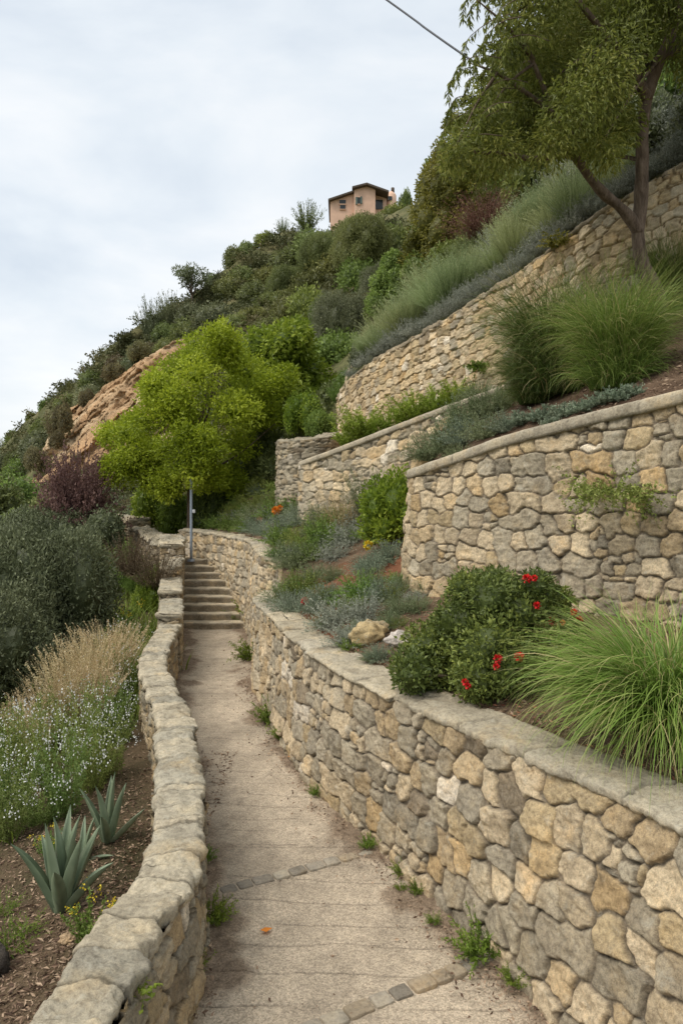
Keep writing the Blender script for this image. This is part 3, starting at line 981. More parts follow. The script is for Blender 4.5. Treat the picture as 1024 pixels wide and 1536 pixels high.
def blades_from(pts, side, w, tint):
    n, s1, _ = pts.shape
    V = np.stack([pts - side[:, None] * w / 2, pts + side[:, None] * w / 2], 2)
    base = np.arange(n)[:, None] * s1 * 2 + np.arange(s1 - 1)[None] * 2
    Fq = np.stack([base, base + 1, base + 3, base + 2], -1).reshape(-1, 4)
    return V.reshape(-1, 3), Fq, np.full(n * s1 * 2, tint)


def tube(pts, rad_, ns=8, seed=0, amp=.08, n=None, t=.5):
    pts = A(pts, float)
    rad_ = np.broadcast_to(A(rad_, float), (len(pts),))
    if n:
        q = cr(np.hstack([pts, rad_[:, None]]), np.linspace(0, 1, n))
        pts, rad_ = q[:, :3], q[:, 3]
    T = unit(np.gradient(pts, axis=0))
    up = np.where(np.abs(T[:, 2:3]) > .9, A([[1., 0, 0]]), A([[0., 0, 1]]))
    if np.abs(T[:, 2]).mean() > .5:
        up = np.tile(A([[1., .13, 0]]), (len(T), 1))
    S = unit(np.cross(T, up))
    B = np.cross(T, S)
    a = np.linspace(0, 2 * np.pi, ns, endpoint=False)
    ring = S[:, None] * np.cos(a)[None, :, None] + B[:, None] * np.sin(a)[None, :, None]
    V = pts[:, None] + ring * rad_[:, None, None]
    if amp:
        k = 1 + amp * fbm(V[..., 0] * 6, V[..., 1] * 6, V[..., 2] * 3, 3, seed)
        V = pts[:, None] + ring * (rad_[:, None] * k)[..., None]
    n_ = len(pts)
    I, J = np.meshgrid(np.arange(n_ - 1), np.arange(ns), indexing='ij')
    J2 = (J + 1) % ns
    Fq = np.stack([I * ns + J, I * ns + J2, (I + 1) * ns + J2, (I + 1) * ns + J], -1).reshape(-1, 4)
    # close the ends with thin collapsed rings
    V2 = np.vstack([V.reshape(-1, 3), pts[:1], pts[-1:]])
    e0, e1 = n_ * ns, n_ * ns + 1
    j = np.arange(0, ns, 2)
    c0 = np.stack([np.full(len(j), e0), (j + 2) % ns, (j + 1) % ns, j], 1)
    o = (n_ - 1) * ns
    c1 = np.stack([np.full(len(j), e1), o + j, o + (j + 1) % ns, o + (j + 2) % ns], 1)
    return V2, np.vstack([Fq, c0, c1]), np.full(len(V2), t)


def one(name, g, mat, label, cat, loc, rz=0, s=1, group=None, sz=None, smooth=False):
    o = link(name, mesh(name, g[0], g[1], mat, smooth, tint=g[2]))
    setat(o, loc, rz, s, None, sz)
    return tag(o, label, cat, group)


def sub(name, root, g, mat, smooth=False):
    return link(name, mesh(name, g[0], g[1], mat, smooth, tint=g[2]), root)


def again(o, loc, rz=0, s=1, label=None, group=None, sz=None):
    return dup(o, loc, rz, s, label, group, sz)


F_LEAF = 1.5
# leaf pigments (dark -> light)
LM = lambda nm, *st, **k: leaf_mat(nm, [tuple(min(.75, q * F_LEAF) for q in c) for c in st], **k)
L_dark = LM('dark_green_leaf', (.034, .052, .012), (.09, .125, .028), (.19, .23, .05), trans=.22)
L_scrubA = LM('olive_scrub_leaf', (.058, .068, .02), (.135, .15, .048), (.22, .235, .09), vary=.4)
L_scrubB = LM('green_scrub_leaf', (.062, .083, .018), (.145, .182, .042), (.23, .27, .075), vary=.4)
L_scrubC = LM('brown_scrub_leaf', (.06, .05, .024), (.125, .11, .053), (.2, .18, .09), vary=.4)
L_scrubD = LM('grey_scrub_leaf', (.06, .072, .034), (.13, .15, .075), (.22, .24, .14), vary=.35)
L_bright = LM('bright_green_leaf', (.11, .145, .010), (.215, .262, .018), (.35, .39, .04), trans=.42, vary=.1)
L_bright2 = LM('mid_green_leaf', (.06, .095, .012), (.145, .20, .02), (.25, .30, .04), trans=.4, vary=.1)
L_yellow = LM('yellow_green_leaf', (.06, .062, .012), (.155, .145, .024), (.27, .235, .045), vary=.12)
L_tree = LM('narrow_olive_leaf', (.05, .062, .012), (.125, .145, .026), (.26, .255, .065), trans=.45, vary=.05)
L_red = LM('red_brown_twig', (.05, .022, .016), (.12, .055, .040), (.20, .10, .075), vary=.2)
L_purple = LM('purple_leaf', (.06, .032, .030), (.13, .072, .062), (.21, .13, .105), vary=.1)
L_blue = LM('blue_grey_leaf', (.075, .095, .062), (.16, .195, .13), (.29, .33, .235), vary=.2)
L_grey = LM('grey_green_leaf', (.07, .09, .04), (.155, .185, .09), (.27, .30, .17), vary=.2)
L_lime = LM('light_green_leaf', (.055, .09, .018), (.12, .18, .035), (.21, .28, .07), vary=.2, trans=.35)
L_silver = LM('silver_leaf', (.12, .13, .10), (.23, .245, .19), (.38, .39, .31), vary=.15)
L_lav = LM('lavender_grey', (.11, .12, .095), (.22, .23, .185), (.34, .35, .30), vary=.2)
L_pale = LM('pale_plume_grass', (.085, .105, .04), (.19, .225, .095), (.33, .36, .19), trans=.35, vary=.35)
L_grass = LM('green_grass_blade', (.036, .07, .011), (.078, .138, .022), (.12, .195, .034), (.175, .24, .055), (.34, .29, .14), trans=.35, vary=.1, rough=.45)
L_grassd = LM('dark_grass_blade', (.024, .042, .010), (.05, .08, .018), (.08, .12, .026), (.12, .15, .042), (.33, .27, .13), trans=.3, vary=.1, rough=.45)
L_tan = LM('dry_grass', (.2, .145, .07), (.36, .285, .155), (.5, .42, .27), trans=.3, vary=.15)
L_weed = LM('weed_leaf', (.05, .08, .010), (.115, .17, .022), (.2, .26, .045), trans=.35, vary=.25)
L_agave = LM('agave_leaf', (.065, .09, .055), (.125, .16, .098), (.21, .25, .165), trans=.05, rough=.42, vary=.1, spec=.4)
L_white = LM('white_petal', (.55, .53, .45), (.75, .74, .68), trans=.2, vary=.05)
L_yel = LM('yellow_petal', (.4, .3, .015), (.5, .4, .04), trans=.2, vary=.03)
L_orange = LM('orange_petal', (.45, .12, .008), (.5, .19, .02), trans=.2, vary=.03)
L_redf = LM('red_petal', (.33, .006, .009), (.48, .014, .014), trans=.1, vary=.02)
n = NT('tree_bark')
o = n.obj()
wv = n.noise(9, n.n('ShaderNodeMapping', {'Vector': o, 'Scale': (2.2, 2.2, .5)}).outputs[0], 6, .7)
cc = n.ramp(wv, [(.3, (.06, .042, .03)), (.5, (.145, .105, .075)), (.72, (.25, .19, .14))])
M_bark = n.done(n.bsdf(cc, .9, wv, .9, .03, .2))
M_twig = simple_mat('thin_twig', (.12, .09, .06), .9)

# ------------------------------------------------------------------ bright tree by the post
B = A(P(285, 851, 20.6))
B[2] = 1.2
r = rng_(4)
t = thing('broadleaf_tree', 'bright lime-green round-crowned tree rising behind the thin grey post', 'tree', B)
C, R = [], []
prof_pts = [(232, 590, .7), (262, 548, .7), (325, 520, .8), (290, 560, .95), (370, 560, .85), (395, 610, .7), (345, 610, 1.0), (265, 610, 1.05), (205, 630, .75), (172, 652, .6), (215, 670, .95),
            (300, 660, 1.0), (365, 665, .85), (190, 710, .7), (245, 720, .85), (310, 715, .8), (350, 720, .65), (180, 690, .6), (325, 508, .55), (288, 528, .6), (395, 575, .5), (250, 600, .9)]
for px, py, s in prof_pts:
    for k in range(2):
        yy = B[1] + r.uniform(-1.3, 1.6) * (1.15 if s > .8 else .8)
        q = A(P(px + r.uniform(-14, 14), py + r.uniform(-12, 12), yy)) - B
        C.append(q)
        R.append((s * .70, s * .72, s * .52))
for px, py in [(285, 680), (268, 696), (303, 694), (286, 712), (248, 672), (322, 676), (275, 650), (305, 655)]:
    C.append(A(P(px, py, B[1] - 1.75)) - B)
    R.append((.36, .35, .30))
for k in range(46):
    c = A(C[int(r.integers(len(prof_pts) * 2))])
    C.append(c + (c - A((0, 0, 3.6))) * r.uniform(.0, .10) + r.normal(size=3) * .15)
    z = r.uniform(.2, .38)
    R.append((z, z, z * 1.2))
g = crown(C, R, 60000, .098, .052, r, up=.15, hang=.1, shell=.35, core=.3, cull=.35, tsp=.5)
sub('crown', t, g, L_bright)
gs = [tube([(0, 0, -.2), (-.02, .02, 1.2), (.0, .05, 2.4), (.05, .0, 3.4), (.1, .1, 5.4)], [.085, .07, .06, .05, .02], 8, 3, .1, 14)]
for k in range(16):
    j = int(r.integers(len(C)))
    z0 = r.uniform(2.2, 3.6)
    c = C[j]
    gs.append(tube([(0.02, .04, z0), tuple(A((0, 0, z0)) * .5 + A(c) * .5 + A((0, 0, -.25))), tuple(c)], [.035, .022, .008], 6, k, 0, 7))
sub('trunk', t, join(*gs), M_bark, True)

B = A(P(440, 700, 24))
r = rng_(5)
t = thing('broadleaf_tree', 'darker green broad tree behind the lime-green tree and above the stub wall', 'tree', B)
C, R = [], []
for px, py, s in [(400, 525, .9), (430, 520, .8), (455, 560, .8), (420, 570, 1.1), (470, 600, .75), (495, 590, .6), (445, 620, 1.0), (400, 620, 1.0), (480, 635, .7), (385, 560, .9), (440, 500, .6), (410, 665, .9), (455, 655, .8)]:
    for k in range(2):
        C.append(A(P(px + r.uniform(-10, 10), py + r.uniform(-8, 8), B[1] + r.uniform(-1, 1.4))) - B)
        R.append((s * .85, s * .85, s * .65))
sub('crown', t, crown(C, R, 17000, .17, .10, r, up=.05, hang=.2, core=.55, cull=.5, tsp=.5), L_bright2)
sub('trunk', t, join(tube([(0, 0, -.3), (.05, 0, 1.5), (0, 0, 3)], [.12, .1, .05], 8, 1, .1, 8), *[tube([(0, 0, 1.2), tuple(A(C[j]) * .6 + A((0, 0, -.2))), tuple(C[j])], [.05, .03, .01], 6, j, 0, 7) for j in range(0, 24, 3)]), M_bark, True)

# ------------------------------------------------------------------ the big tree on the right
B = A(P(988, 456, 10.4))
B = A(down(B[0], B[1]))
r = rng_(6)
t = thing('leaning_tree', 'large leaning tree with bare forked brown trunk and drooping narrow leaves at the right', 'tree', B)
Q = lambda *a: A(P(*a)) - B
tA = [A((.1, 0, -.3)), Q(982, 440, 10.4), Q(963, 395, 10.4), Q(956, 350, 10.4), Q(960, 300, 10.4), Q(962, 250, 10.35), Q(963, 195, 10.3), Q(971, 145, 10.25), Q(988, 92, 10.2), Q(1010, 40, 10.2), Q(1022, -60, 10.2), Q(1035, -160, 10.2)]
rA = [.16, .12, .10, .092, .088, .085, .083, .082, .078, .06, .045, .02]
tB = [Q(957, 350, 10.4), Q(944, 327, 10.35), Q(926, 308, 10.3), Q(905, 291, 10.25), Q(885, 268, 10.2), Q(868, 243, 10.1), Q(852, 222, 10.0), Q(838, 190, 9.9), Q(822, 150, 9.8), Q(800, 95, 9.6), Q(770, 20, 9.5)]
rB = [.08, .08, .073, .068, .063, .06, .053, .043, .035, .025, .01]
gs = [tube(tA, rA, 12, 3, .16, 60), tube(tB, rB, 10, 4, .16, 50)]
limbs = [([Q(856, 230, 10.05), Q(830, 234, 9.95), Q(796, 238, 9.9), Q(755, 230, 9.85), Q(712, 228, 9.8), Q(685, 210, 9.8)], [.05, .045, .04, .03, .02, .008]),
         ([Q(970, 150, 10.25), Q(950, 105, 10.0), Q(915, 60, 9.8), Q(870, 5, 9.6), Q(820, -80, 9.5)], [.08, .06, .05, .035, .012]),
         ([Q(962, 240, 10.3), Q(940, 236, 10.6), Q(905, 228, 10.9), Q(870, 190, 11.2)], [.035, .03, .022, .008]),
         ([Q(992, 85, 10.2), Q(1035, 60, 10.4), Q(1090, 20, 10.7), Q(1150, -40, 11)], [.08, .06, .045, .012]),
         ([Q(830, 170, 9.85), Q(790, 140, 9.7), Q(745, 110, 9.6), Q(705, 95, 9.6)], [.04, .03, .02, .006]),
         ([Q(800, 90, 9.6), Q(760, 40, 9.3), Q(715, 0, 9.1)], [.03, .02, .007]),
         ([Q(1010, 40, 10.2), Q(1000, -20, 9.6), Q(980, -80, 8.9), Q(940, -120, 8.3)], [.06, .045, .03, .01])]
for i, (p, rr) in enumerate(limbs):
    gs.append(tube(p, rr, 8, 10 + i, .1, 24))
C, R = [], []
pc = [(720, 215, .55), (700, 245, .4), (745, 240, .5), (780, 215, .55), (820, 215, .5), (790, 160, .65), (740, 165, .6), (715, 185, .5), (850, 170, .65), (830, 110, .75), (775, 100, .65), (735, 130, .4), (890, 190, .55), (880, 120, .75), (850, 50, .75), (790, 40, .6),
      (930, 160, .6), (925, 90, .75), (900, 30, .85), (830, -10, .8), (950, 20, .8), (990, -20, .9), (1010, 60, .6), (1050, 80, .6), (1060, 10, .9), (940, -70, 1.0), (850, -80, .9), (1040, -90, 1.0), (1110, 30, .8), (760, 70, .4), (905, 225, .4), (935, 205, .4), (870, 225, .35), (675, 245, .3), (690, 215, .35), (1130, -60, 1.0), (770, -30, .6), (780, -100, .8)]
for px, py, s in pc:
    for k in range(2):
        q = Q(px + r.uniform(-12, 12), py + r.uniform(-12, 12), 10.1 + r.uniform(-1.1, 1.3))
        C.append(q)
        R.append((s * .62, s * .75, s * .55))
CN = A(C)
g1 = crown(C, R, 74000, .085, .024, r, up=0, hang=.6, shell=.15, core=0, cull=0, rnd=.7, tsp=.4)
# hanging sprays at the open left edge
sp = []
for px, py in [(690, 95), (702, 120), (715, 75), (725, 105), (680, 150), (690, 175), (700, 60), (668, 190), (676, 120), (712, 150), (728, 55), (742, 80), (698, 0), (708, 8), (720, -10), (735, 0), (750, 15), (765, -5), (745, 40), (700, 205), (682, 215), (760, 60), (780, 20), (672, 165), (720, 175), (735, 130)]:
    q = Q(px, py, 9.6 + r.uniform(-.7, .7))
    st = q + A((r.uniform(.3, .6), r.uniform(-.1, .3), r.uniform(.05, .35)))
    p = cr(A([st, (st + q) / 2 + A((0, 0, .07)), q, q + A((-.04, 0, -.25))]), np.linspace(0, 1, 26))
    gs.append(tube(p[::3], np.linspace(.008, .002, len(p[::3])), 4, 0, 0))
    pp = np.repeat(p, 3, 0)
    D = unit(A((0, 0, -1.1)) + runit(r, len(pp)) * .7)
    sp.append(leafq(pp, D, .115, .026, r, .45 + .2 * r.normal(size=len(pp))))
for k in range(46):
    j = int(r.integers(len(CN)))
    src = [tA, tB, limbs[0][0], limbs[1][0], limbs[3][0], limbs[4][0]][int(r.integers(6))]
    dist = np.linalg.norm(A(src) - CN[j], axis=1)
    s0 = A(src)[int(np.argmin(dist[3:])) + 3] if len(src) > 6 else A(src)[int(np.argmin(dist))]
    if np.linalg.norm(s0 - CN[j]) < 2.2:
        gs.append(tube([s0, (s0 + CN[j]) / 2 + A((0, 0, .08)), CN[j]], [.022, .014, .004], 5, k, 0, 7))
sub('crown', t, join(g1, *sp), L_tree)
sub('trunk', t, join(*gs), M_bark, True)

# cable into the tree
pts = A([P(120, -330, 20), P(300, -200, 17.5), P(580, 0, 14.2), P(640, 44, 13.4), P(700, 86, 12.7), P(738, 110, 12.2)])
one('overhead_cable', tube(pts - pts[3], .02, 6, 0, 0, 60), simple_mat('black_cable', (.03, .035, .045), .5), 'thin dark overhead cable crossing the sky into the tree', 'cable', pts[3], smooth=True)

# ------------------------------------------------------------------ post
b = A(P(287, 853, 18.9))
b[2] = 1.27
t = thing('metal_post', 'thin straight grey metal post at the top of the steps', 'post', b)
M_metal = simple_mat('grey_painted_metal', (.30, .345, .40), .45, .3, 6, .25)
sub('pole', t, tube([(0, 0, -.1), (0, 0, 1.3), (0, 0, 2.25)], [.038, .036, .034], 14, 0, 0, 8), M_metal, True)
sub('base_plate', t, tube([(0, 0, -.02), (0, 0, .035)], [.11, .10], 14, 0, 0), M_metal)
v, f = box((.075, -.03, 1.27), (.07, .06, .09), 0, .012, 1, 0, 4)
sub('junction_box', t, (v, f, np.full(len(v), .5)), simple_mat('pale_plastic', (.55, .56, .56), .5), True)

# ------------------------------------------------------------------ house on the ridge
HB = A(P(543, 330, 84)) + A((0, 3.0, 0))
t = thing('pink_house', 'salmon pink house with low brown roof and chimney tower on top of the hill', 'house', HB)
M_pink = simple_mat('salmon_render', (.76, .50, .36), .9, 0, 1.5, .18)
M_roof = simple_mat('brown_roof', (.10, .075, .055), .8, 0, 3, .3)
M_glass = simple_mat('dark_window', (.03, .035, .035), .15, 0, 2, .2)
M_shut = simple_mat('green_shutter', (.10, .15, .13), .7)
hx = lambda px: (px - 543) * 84 / F
hz = lambda py: (330 - py) * 84 / F


def prism(poly, y0, y1):
    """polygon of (x,z) extruded from y0 to y1, as quads (strip caps)"""
    n_ = len(poly)
    V = [(x, y0, z) for x, z in poly] + [(x, y1, z) for x, z in poly]
    Fq = [(i, (i + 1) % n_, n_ + (i + 1) % n_, n_ + i) for i in range(n_)]
    h = n_ // 2
    for i in range(h - 1):
        Fq.append((i, n_ - 1 - i, n_ - 2 - i, i + 1))
        Fq.append((n_ + i, n_ + i + 1, n_ + n_ - 2 - i, n_ + n_ - 1 - i))
    return A(V), A(Fq), np.full(2 * n_, .5)


wallg = join(prism([(hx(495), hz(352)), (hx(495), hz(297)), (hx(531), hz(285.5)), (hx(531), hz(352))], -2, 4),
             prism([(hx(531), hz(352)), (hx(531), hz(282)), (hx(550), hz(277)), (hx(563), hz(281.5)), (hx(563), hz(352)), (hx(547), hz(352))], -2.5, 4),
             prism([(hx(563), hz(352)), (hx(563), hz(283)), (hx(581), hz(288)), (hx(581), hz(352))], -1.2, 4))
sub('wall', t, wallg, M_pink)
rf = join(prism([(hx(492), hz(298.6)), (hx(492), hz(295.8)), (hx(530), hz(283)), (hx(530), hz(285.6))], -2.6, 4.4),
          prism([(hx(528), hz(282.4)), (hx(528), hz(279.8)), (hx(550), hz(274.2)), (hx(550), hz(277))], -3.1, 4.4),
          prism([(hx(550), hz(277)), (hx(550), hz(274.2)), (hx(583), hz(286)), (hx(583), hz(289))], -3.1, 4.4))
sub('roof', t, rf, M_roof)


def hbox(px0, px1, py0, py1, y0, y1, res=2):
    v, f = box(((hx(px0) + hx(px1)) / 2, (y0 + y1) / 2, (hz(py0) + hz(py1)) / 2), (hx(px1) - hx(px0), abs(y1 - y0), hz(py0) - hz(py1)), 0, .01, 0, 0, 3)
    return v, f, np.full(len(v), .5)


for a in ((509, 518.5, 295, 301), (510, 518, 303, 309), (536.5, 540, 294, 304)):
    wn = sub('window', t, hbox(*a, -2.62 if a[0] > 530 else -2.12, -1.9), M_glass)
    sub('lintel', wn, hbox(a[0] - .8, a[1] + .8, a[2] - .9, a[2], -2.66 if a[0] > 530 else -2.16, -1.9), M_pink)
    sub('sill', wn, hbox(a[0] - .8, a[1] + .8, a[3], a[3] + .9, -2.68 if a[0] > 530 else -2.18, -1.9), M_pink)
for a in ((533.2, 536.2, 293.5, 304.5), (540.3, 543, 292.5, 303.5)):
    sub('shutter', t, hbox(*a, -2.66, -2.4), M_shut)
sub('doorway', t, hbox(563.4, 575, 291, 305, -1.35, -.9), M_glass)
tw = []
for i, (py, hw) in enumerate([(352, 12), (315, 11), (300, 8.8), (288, 8.2), (278, 8), (275.5, 7), (273, 4), (271.5, 2.6)]):
    tw.append(((hx(589), 0, hz(py)), hw * 84 / F))
tower = sub('chimney_tower', t, tube([p for p, q in tw], [q for p, q in tw], 14, 0, 0), M_pink, True)
sub('chimney_pot', tower, tube([(hx(591.5), 0, hz(273)), (hx(591.5), 0, hz(265.5)), (hx(591.5), 0, hz(265))], [.2, .2, .12], 10, 0, 0), M_roof, True)
sub('opening', tower, hbox(583.5, 590, 282, 288, -.72, -.4), M_glass)

# ------------------------------------------------------------------ scrub on the hill
PROT = []
for k in range(4):
    r = rng_(20 + k)
    C, R = dome(r, 11, 1.0, 1.25 + .25 * (k % 2), .38)
    PROT.append(crown(C, R, 4200, .13, .075, r, up=.25, core=.72, cull=.66, tsp=.5))
r = rng_(30)
spk = leafy(110, r, .35, (.8, 1.6), (40, 88), (.1, .6), 26, .16, .03, spread=.6, sw=.015)
SHR = {}


def shrub(kind, k, mat, loc, s, label, cat, group, sz=None, name='shrub'):
    key = (kind, k % 4, mat.name)
    rz = float(hf(int(loc[0] * 100), int(loc[1] * 100), 5)) * 6.28
    if key not in SHR:
        g = spk if kind == 'spiky' else PROT[k % 4]
        SHR[key] = one(name, g, mat, label, cat, loc, rz, s, group, sz)
        return SHR[key]
    o = again(SHR[key], loc, rz, s, label, group, sz)
    o.name = name
    return o


r = rng_(40)
placed = []
cl = [P_ for P_ in [(20, 752), (48, 738), (90, 728), (150, 712), (240, 690), (310, 640), (310, 505), (240, 540), (185, 580), (140, 612), (95, 640), (60, 680)]]


def inpoly(x, y, poly):
    c = False
    j = len(poly) - 1
    for i in range(len(poly)):
        xi, yi = poly[i]
        xj, yj = poly[j]
        if (yi > y) != (yj > y) and x < (xj - xi) * (y - yi) / (yj - yi) + xi:
            c = not c
        j = i
    return c


wt = lambda x: np.interp(x, [505, 524, 560, 644, 766, 887, 1021, 1200], [600, 572, 545, 497, 420, 329, 244, 130])
tries = 0
lab = {'A': 'dark olive rounded shrub among the scrub covering the hillside below the house', 'B': 'mid green rounded shrub among the scrub covering the hillside below the house',
       'C': 'brownish dry shrub among the scrub covering the hillside below the house', 'D': 'grey-green shrub among the scrub covering the hillside below the house'}
while len(placed) < 285 and tries < 9000:
    tries += 1
    px, py = r.uniform(-90, 760), r.uniform(250, 800)
    if px > 500 and py > wt(px) - 55:
        continue
    hit = T_HILL.ray_cast(Vector((0, 0, CZ)), Vector(((px - CX) / F, 1, -(py - HY) / F)).normalized())[0]
    if hit is None or hit.y < 19 or hit.y > 125 or (px < 560 and py < np.interp(px, [0, 70, 140, 205, 295, 385, 470, 552], [676, 615, 555, 500, 450, 378, 348, 324]) + 24):
        continue
    if inpoly(px, py, cl) or (485 < px < 655 and py < 352):
        continue
    q = vnoise(px * .012, py * .012, 0, 66)
    rp = (32 + 13 * q + r.uniform(-9, 9)) * (1.0 if hit.y < 60 else .85)
    if px < 260 and py < 640:
        rp *= .7
    if any((px - a) ** 2 + (py - b) ** 2 < (.5 * (rp + c)) ** 2 for a, b, c in placed):
        continue
    placed.append((px, py, rp))
    R_ = rp * hit.y / F * 1.15
    u = vnoise(px * .006 + 3, py * .006, 0, 67) + .35 * (r.random() - .5)
    kd = 'A' if u > .05 else ('B' if u > -.2 else ('D' if u > -.42 else 'C'))
    if px < 330 and r.random() < .45:
        kd = 'C' if r.random() < .5 else 'D'
    if px > 560:
        kd = 'B' if r.random() < .6 else 'A'
    mt = {'A': L_scrubA, 'B': L_scrubB, 'C': L_scrubC, 'D': L_scrubD}[kd]
    shrub('round', int(r.integers(4)), mt, (hit.x, hit.y + R_ * .3, hit.z - R_ * .45), R_, lab[kd], 'shrub', 'shrubs covering the hillside', R_ * r.uniform(.8, 1.15))


def hillpt(px, py):
    h = T_HILL.ray_cast(Vector((0, 0, CZ)), Vector(((px - CX) / F, 1, -(py - HY) / F)).normalized())[0]
    return h


def px_shrub(px, py, wpx, hpx, kind, k, mat, label, cat='shrub', group=None, Y=None, name='shrub', bury=.15):
    loc = A(P(px, py, Y)) if Y else A(at(px, py))
    s = wpx / 2 * loc[1] / F
    sz = hpx / 1.35 * loc[1] / F
    loc = loc + A((0, s * .4, -bury * sz))
    return shrub(kind, k, mat, tuple(loc), s, label, cat, group, sz, name)


# bigger individual bushes and small trees on the hill
px_shrub(460, 344, 46, 42, 'spiky', 0, L_dark, 'dark pine-like tree on the ridge left of the house', 'tree', Y=76, name='ridge_tree', bury=.05)
px_shrub(424, 352, 20, 24, 'spiky', 1, L_dark, 'small dark tree left of the pine on the ridge', 'tree', Y=75, name='ridge_tree', bury=.0)
px_shrub(609, 322, 22, 44, 'round', 2, L_dark, 'dark upright tree against the chimney tower of the house', 'tree', Y=82, name='ridge_tree')
for px, py, wd, hh in [(225, 505, 46, 62), (252, 485, 40, 50)]:
    px_shrub(px, py, wd, hh, 'spiky', 0, L_scrubD, 'grey feathery bush on the skyline above the bare cliff', 'shrub', 'feathery bushes on the skyline', Y=64, name='feathery_bush')
for px, py, wd, hh in [(150, 560, 30, 40), (165, 552, 32, 36), (128, 575, 28, 34), (70, 622, 28, 30), (100, 598, 28, 30), (185, 535, 30, 34), (48, 640, 26, 26), (20, 668, 36, 26), (5, 690, 40, 34), (350, 398, 34, 34), (370, 384, 30, 28), (300, 455, 34, 24), (322, 432, 30, 26), (396, 368, 34, 26)]:
    px_shrub(px, py, wd, hh, 'spiky' if hf(px) > .6 else 'round', px, L_scrubB if hf(px, 2) > .5 else L_scrubA, 'dark bush silhouetted on the skyline ridge at the left', 'shrub', 'bushes along the skyline ridge', Y=np.interp(px, [0, 200, 400], [92, 66, 71]))
for px, py, wd, hh, Y, k_ in [(92, 642, 34, 44, 52, 'round'), (84, 668, 26, 26, 50, 'round'), (50, 700, 34, 34, 49, 'round'), (76, 650, 30, 34, 53, 'spiky'), (128, 606, 26, 26, 56, 'round'), (112, 690, 18, 14, 46.5, 'spiky'), (172, 566, 36, 28, 57.5, 'round'), (206, 536, 36, 30, 57, 'round'), (160, 640, 16, 14, 47, 'spiky')]:
    px_shrub(px, py, wd, hh, k_, px, L_scrubC if hf(px, 7) > .5 else L_scrubD, 'grey-brown scrub bush clinging to the bare tan cliff', 'shrub', 'scrub on the cliff', Y=Y, name='cliff_shrub')
px_shrub(592, 332, 44, 26, 'round', 1, L_scrubB, 'low green bush at the foot of the chimney tower', 'shrub', Y=81, name='round_bush')
# lone small tree
b = A(P(288, 458, 64))
t = thing('small_tree', 'lone small tree standing up on the skyline above the lime-green tree', 'tree', b)
r = rng_(44)
C, R = A([(r.normal() * .75, r.normal() * .7, 1.6 + r.random() * 1.6) for k in range(12)]), A([(.55, .55, .4)] * 12)
sub('crown', t, crown(C, R, 1700, .26, .09, r, core=.3, cull=0), L_scrubD)
sub('trunk', t, join(tube([(0, 0, -.4), (0, 0, 1.6)], [.09, .06], 6, 0, 0), *[tube([(0, 0, .8), tuple(c)], [.04, .01], 5, 0, 0) for c in C]), M_bark, True)

# tall yellow-green hedge trees left of the big tree
def cone_tree(px, py, wpx, hpx, Y, mat, label, seed, leaf=.11):
    b = A(P(px, py, Y))
    s = Y / F
    r = rng_(seed)
    C, R = [], []
    hgt = hpx * s
    for k in range(42):
        q = r.random() ** .8
        rr = wpx * s / 2 * (1 - q ** 1.6) ** .6 * (.45 + .5 * r.random())
        a = r.random() * 6.28
        C.append((rr * math.cos(a), rr * math.sin(a), hgt * (.06 + .9 * q)))
        z = wpx * s * .2 * (.8 + .5 * r.random()) * (1.1 - .55 * q)
        R.append((z, z, z * 1.25))
    t = thing('evergreen_tree', label, 'tree', b)
    sub('crown', t, crown(C, R, 13000, leaf, leaf * .5, r, up=.1, hang=.2, core=.7, cull=.6, tsp=.6), mat)
    sub('trunk', t, tube([(0, 0, -.4), (0, 0, hgt * .7)], [.12, .04], 8, 0, 0, 5), M_bark, True)


cone_tree(645, 440, 76, 195, 27, L_yellow, 'yellowish tall evergreen tree on the left of the pair behind the pale grasses', 51)
cone_tree(676, 395, 100, 225, 25, L_yellow, 'tall olive evergreen tree just left of the overhanging tree crown', 52)
cone_tree(590, 470, 60, 90, 28, L_scrubB, 'shorter green evergreen tree left of the yellowish evergreens', 53)

# red-brown bush
b = A(P(728, 358, 18.5))
r = rng_(54)
one('twiggy_bush', leafy(420, r, .25, (.8, 1.75), (15, 88), (.0, .7), 34, .07, .022, spread=.75, sw=.008), L_red, 'red-brown twiggy rounded bush above the pale grasses', 'shrub', tuple(b), 0, .82)
# bushes on the upper slope at right
for i, (px, py, wd, hh, m, k, lb) in enumerate([
        (800, 300, 110, 110, L_scrubB, 0, 'green bush under the crown of the leaning tree above the grasses'), (690, 420, 90, 80, L_scrubB, 2, 'green bush between the pale grasses and the red-brown bush'),
        (905, 225, 110, 100, L_lime, 1, 'light green bush behind the forked trunk above the highest wall'), (985, 225, 120, 100, L_scrubD, 2, 'grey-green bush right of the forked trunk above the highest wall'),
        (1040, 150, 140, 110, L_lime, 3, 'light green bush at the right edge high behind the leaning tree'), (930, 140, 150, 120, L_scrubB, 0, 'green bush high behind the crown of the leaning tree'),
        (840, 190, 150, 130, L_scrubB, 1, 'broad green bush hidden behind the leaning tree crown'), (1090, 190, 140, 120, L_scrubD, 0, 'grey bush at the far right above the highest wall')]):
    h = hillpt(px, py)
    px_shrub(px, py, wd, hh, 'round', k, m, lb, Y=h.y)

